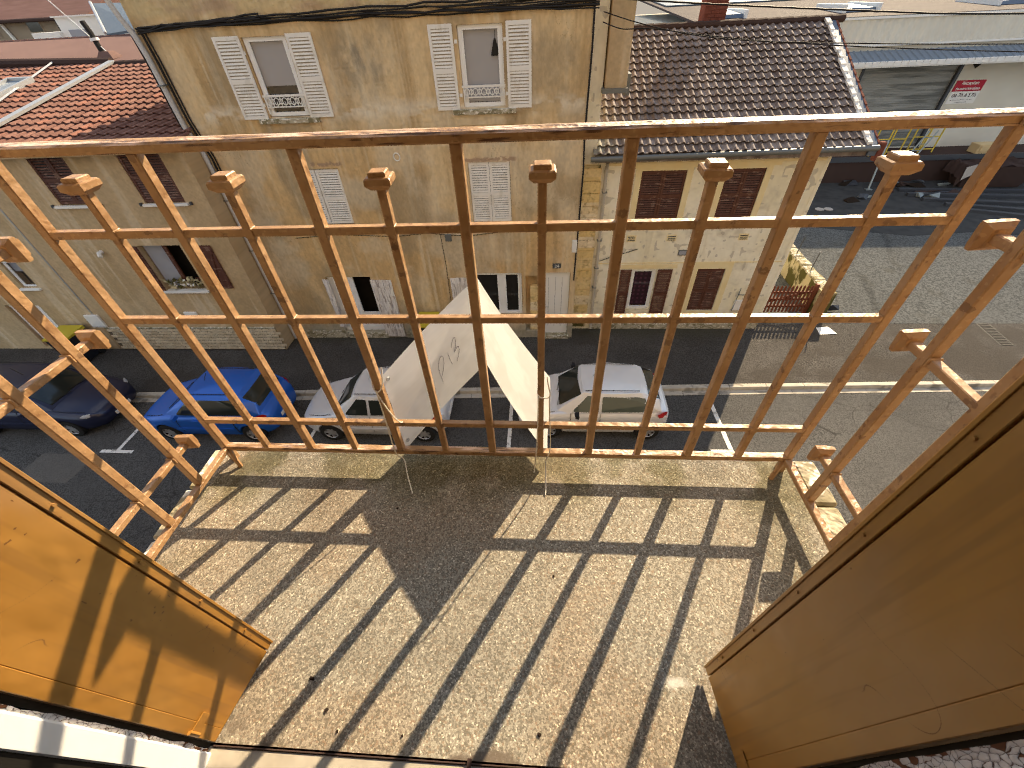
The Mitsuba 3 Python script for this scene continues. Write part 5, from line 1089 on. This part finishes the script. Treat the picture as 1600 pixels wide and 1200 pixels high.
for i, (a, b, h) in enumerate((((18.9, 22.9), (27.5, 22.0), 0.14), ((18.9, 22.2), (27.5, 21.0), 0.16), ((19.2, 21.5), (27.5, 19.7), 0.14), ((19.8, 20.8), (27.0, 18.4), 0.14), ((20.0, 20.2), (26.5, 17.2), 0.12))):
    a, b = np.array(a), np.array(b); dd = (b - a) / np.linalg.norm(b - a); nn = np.array([-dd[1], dd[0]])
    P = [(*(q + nn * w), z) for q in (a, b) for w in (-0.11, 0.11) for z in (ZP + 0.01, ZP + h)]
    whole('steel_beam', 'long dark steel beam lying in the shaded yard, one of a spread row', 'beam', hull(P), 'm_dark_steel', group='steel beams lying before the dock')
for i in range(20):
    x, y = 15.6 + rbm.uniform(0, 6.2), rbm.uniform(21.4, 24.2)
    q = np.array([x, y, ZP + 0.08]) + rbm.standard_normal((8, 3)) * np.array([0.30, 0.18, 0.07])
    whole('scrap_piece', 'small dark scrap lying in the shade before the dock', 'scrap', hull(q), ('m_dark_steel', 'm_rust', 'm_debris', 'm_galv')[i % 4], group='scrap scattered in the yard before the dock')
for i in range(2):
    whole('white_disc', ('left', 'right')[i] + ' one of two pale lids lying on the shaded yard', 'lid', tube([(13.9 + 0.42 * i, 20.6, ZP + 0.006), (13.9 + 0.42 * i, 20.6, ZP + 0.03)], 0.2, 14), 'm_tarp', 40)

# ---------------------------------------------------------------- far houses at the top left
pk = thing('pink_roof_house', 'plain pinkish brown low roof behind the red tiled roof', 'house')
part(pk, 'roof', hull([(x, y, z) for x in (-30, -9.5) for y, z in ((15.7, -0.3), (15.7, 0.02), (21.0, 0.74), (21.0, 0.3))]), 'm_pink')
part(pk, 'wall', box(-30, -9.5, 16.2, 20.8, ZP, -0.3), 'm_far_wall')
part(pk, 'edge_tile', cat([tube([(x, 21.0, 0.71), (x + 0.3, 21.0, 0.72)], 0.07, 6) for x in np.arange(-30, -9.6, 0.32)]), 'm_far_red_roof', 40)
fl = thing('roof_flue', 'black cowled flue with stay wires on the pink roof', 'flue')
zf = lambda y: 0.02 + (y - 15.7) * 0.1283
part(fl, 'base', hull([(-15.55 + a, 17.2 + b, zf(17.2) + c) for a, b, c in ((-0.3, -0.2, 0), (0.35, -0.2, 0), (-0.3, 0.3, 0.05), (0.35, 0.3, 0.05), (-0.15, -0.1, 0.22), (0.2, -0.1, 0.22), (0.2, 0.2, 0.22), (-0.15, 0.2, 0.22))]), 'm_pink')
part(fl, 'pipe', tube([(-15.65, 17.2, 0.4), (-15.68, 17.2, 0.95), (-15.75, 17.2, 1.25)], 0.085, 8), 'm_black', 40)
part(fl, 'collar', tube([(-15.67, 17.2, 0.72), (-15.68, 17.2, 0.80)], 0.14, 10), 'm_white_paint', 40)
part(fl, 'stay', tube([(-15.35, 17.2, 0.25), (-16.6, 17.2, 1.9)], 0.018, 5), 'm_zinc', True)
def far_house(lab, x0, x1, y, zt, wallm, roofm, rise, run, wins=(), depth=9):
    k = thing('far_house', lab, 'house')
    part(k, 'wall', box(x0, x1, y, y + depth, ZP, zt), wallm)
    part(k, 'roof', hull([(x, yy, zz) for x in (x0 - 0.3, x1 + 0.3) for yy, zz in ((y - 0.4, zt - 0.02), (y - 0.4, zt + 0.08), (y + run, zt + rise), (y + 2 * run, zt + 0.05))]), roofm)
    part(k, 'gutter', tube([(x0 - 0.3, y - 0.45, zt + 0.0), (x1 + 0.3, y - 0.45, zt + 0.0)], 0.08, 6), 'm_rust', 40)
    for a, b, c, d in wins:
        w_ = part(k, 'window', cat(box(a - 0.07, a, y - 0.03, y + 0.02, c - 0.07, d + 0.07), box(b, b + 0.07, y - 0.03, y + 0.02, c - 0.07, d + 0.07), box(a, b, y - 0.03, y + 0.02, c - 0.07, c), box(a, b, y - 0.03, y + 0.02, d, d + 0.07)), 'm_far_wall')
        part(w_, 'pane', box(a, b, y - 0.02, y - 0.005, c, d), 'm_car_glass')
    return k
h1 = far_house('grey brown house behind the pink roof with a leaning dark window and a reddish roof', -40, -23.9, 27, 1.42, 'm_far_wall', 'm_far_red_roof', 1.8, 4.5, ((-27.6, -26.85, 0.95, 1.36), (-25.9, -25.7, 0.9, 1.36), (-29.9, -29.5, 0.85, 1.36)))
part(h1, 'downpipe', tube([(-29.0, 26.9, 1.45), (-28.75, 26.9, 0.7), (-28.75, 26.9, -2)], 0.09, 6), 'm_white_paint', 40)
h2 = far_house('dark purple brown hipped roof far behind at the top left', -33, -29.4, 33, 1.9, 'm_far_wall', 'm_rust', 1.6, 3.0, ())
wa = thing('white_annex', 'white flat roofed annex between far houses at the top left', 'house')
part(wa, 'wall', cat(box(-23.62, -21.3, 24.6, 26.5, ZP, 1.44), box(-25.1, -23.62, 24.4, 26.5, ZP, 0.93)), 'm_white_paint')
part(wa, 'window', box(-23.2, -22.35, 24.55, 24.605, 0.55, 0.98), 'm_curtain')
part(wa, 'parapet', box(-23.7, -21.25, 24.5, 26.5, 1.44, 1.50), 'm_white_paint')
h3 = far_house('tan house wall right of the white annex at the top left', -21.9, -8, 26.8, 1.42, 'm_far_wall', 'm_far_red_roof', 1.5, 4.0, ())
bs = thing('blue_grey_roof', 'steep blue grey sheet roof beside the drainpipe at the top left', 'roof')
part(bs, 'sheet', hull([(x, y, z - d) for d in (0, 0.08) for x, y, z in ((-18.37, 21.05, 0.82), (-16.6, 21.05, 0.95), (-20.78, 24.0, 1.85), (-18.6, 24.0, 1.80))]), 'm_blue_roof')
part(bs, 'trim', tube([(-18.40, 21.05, 0.85), (-20.82, 24.0, 1.89)], 0.06, 6), 'm_zinc', 40)
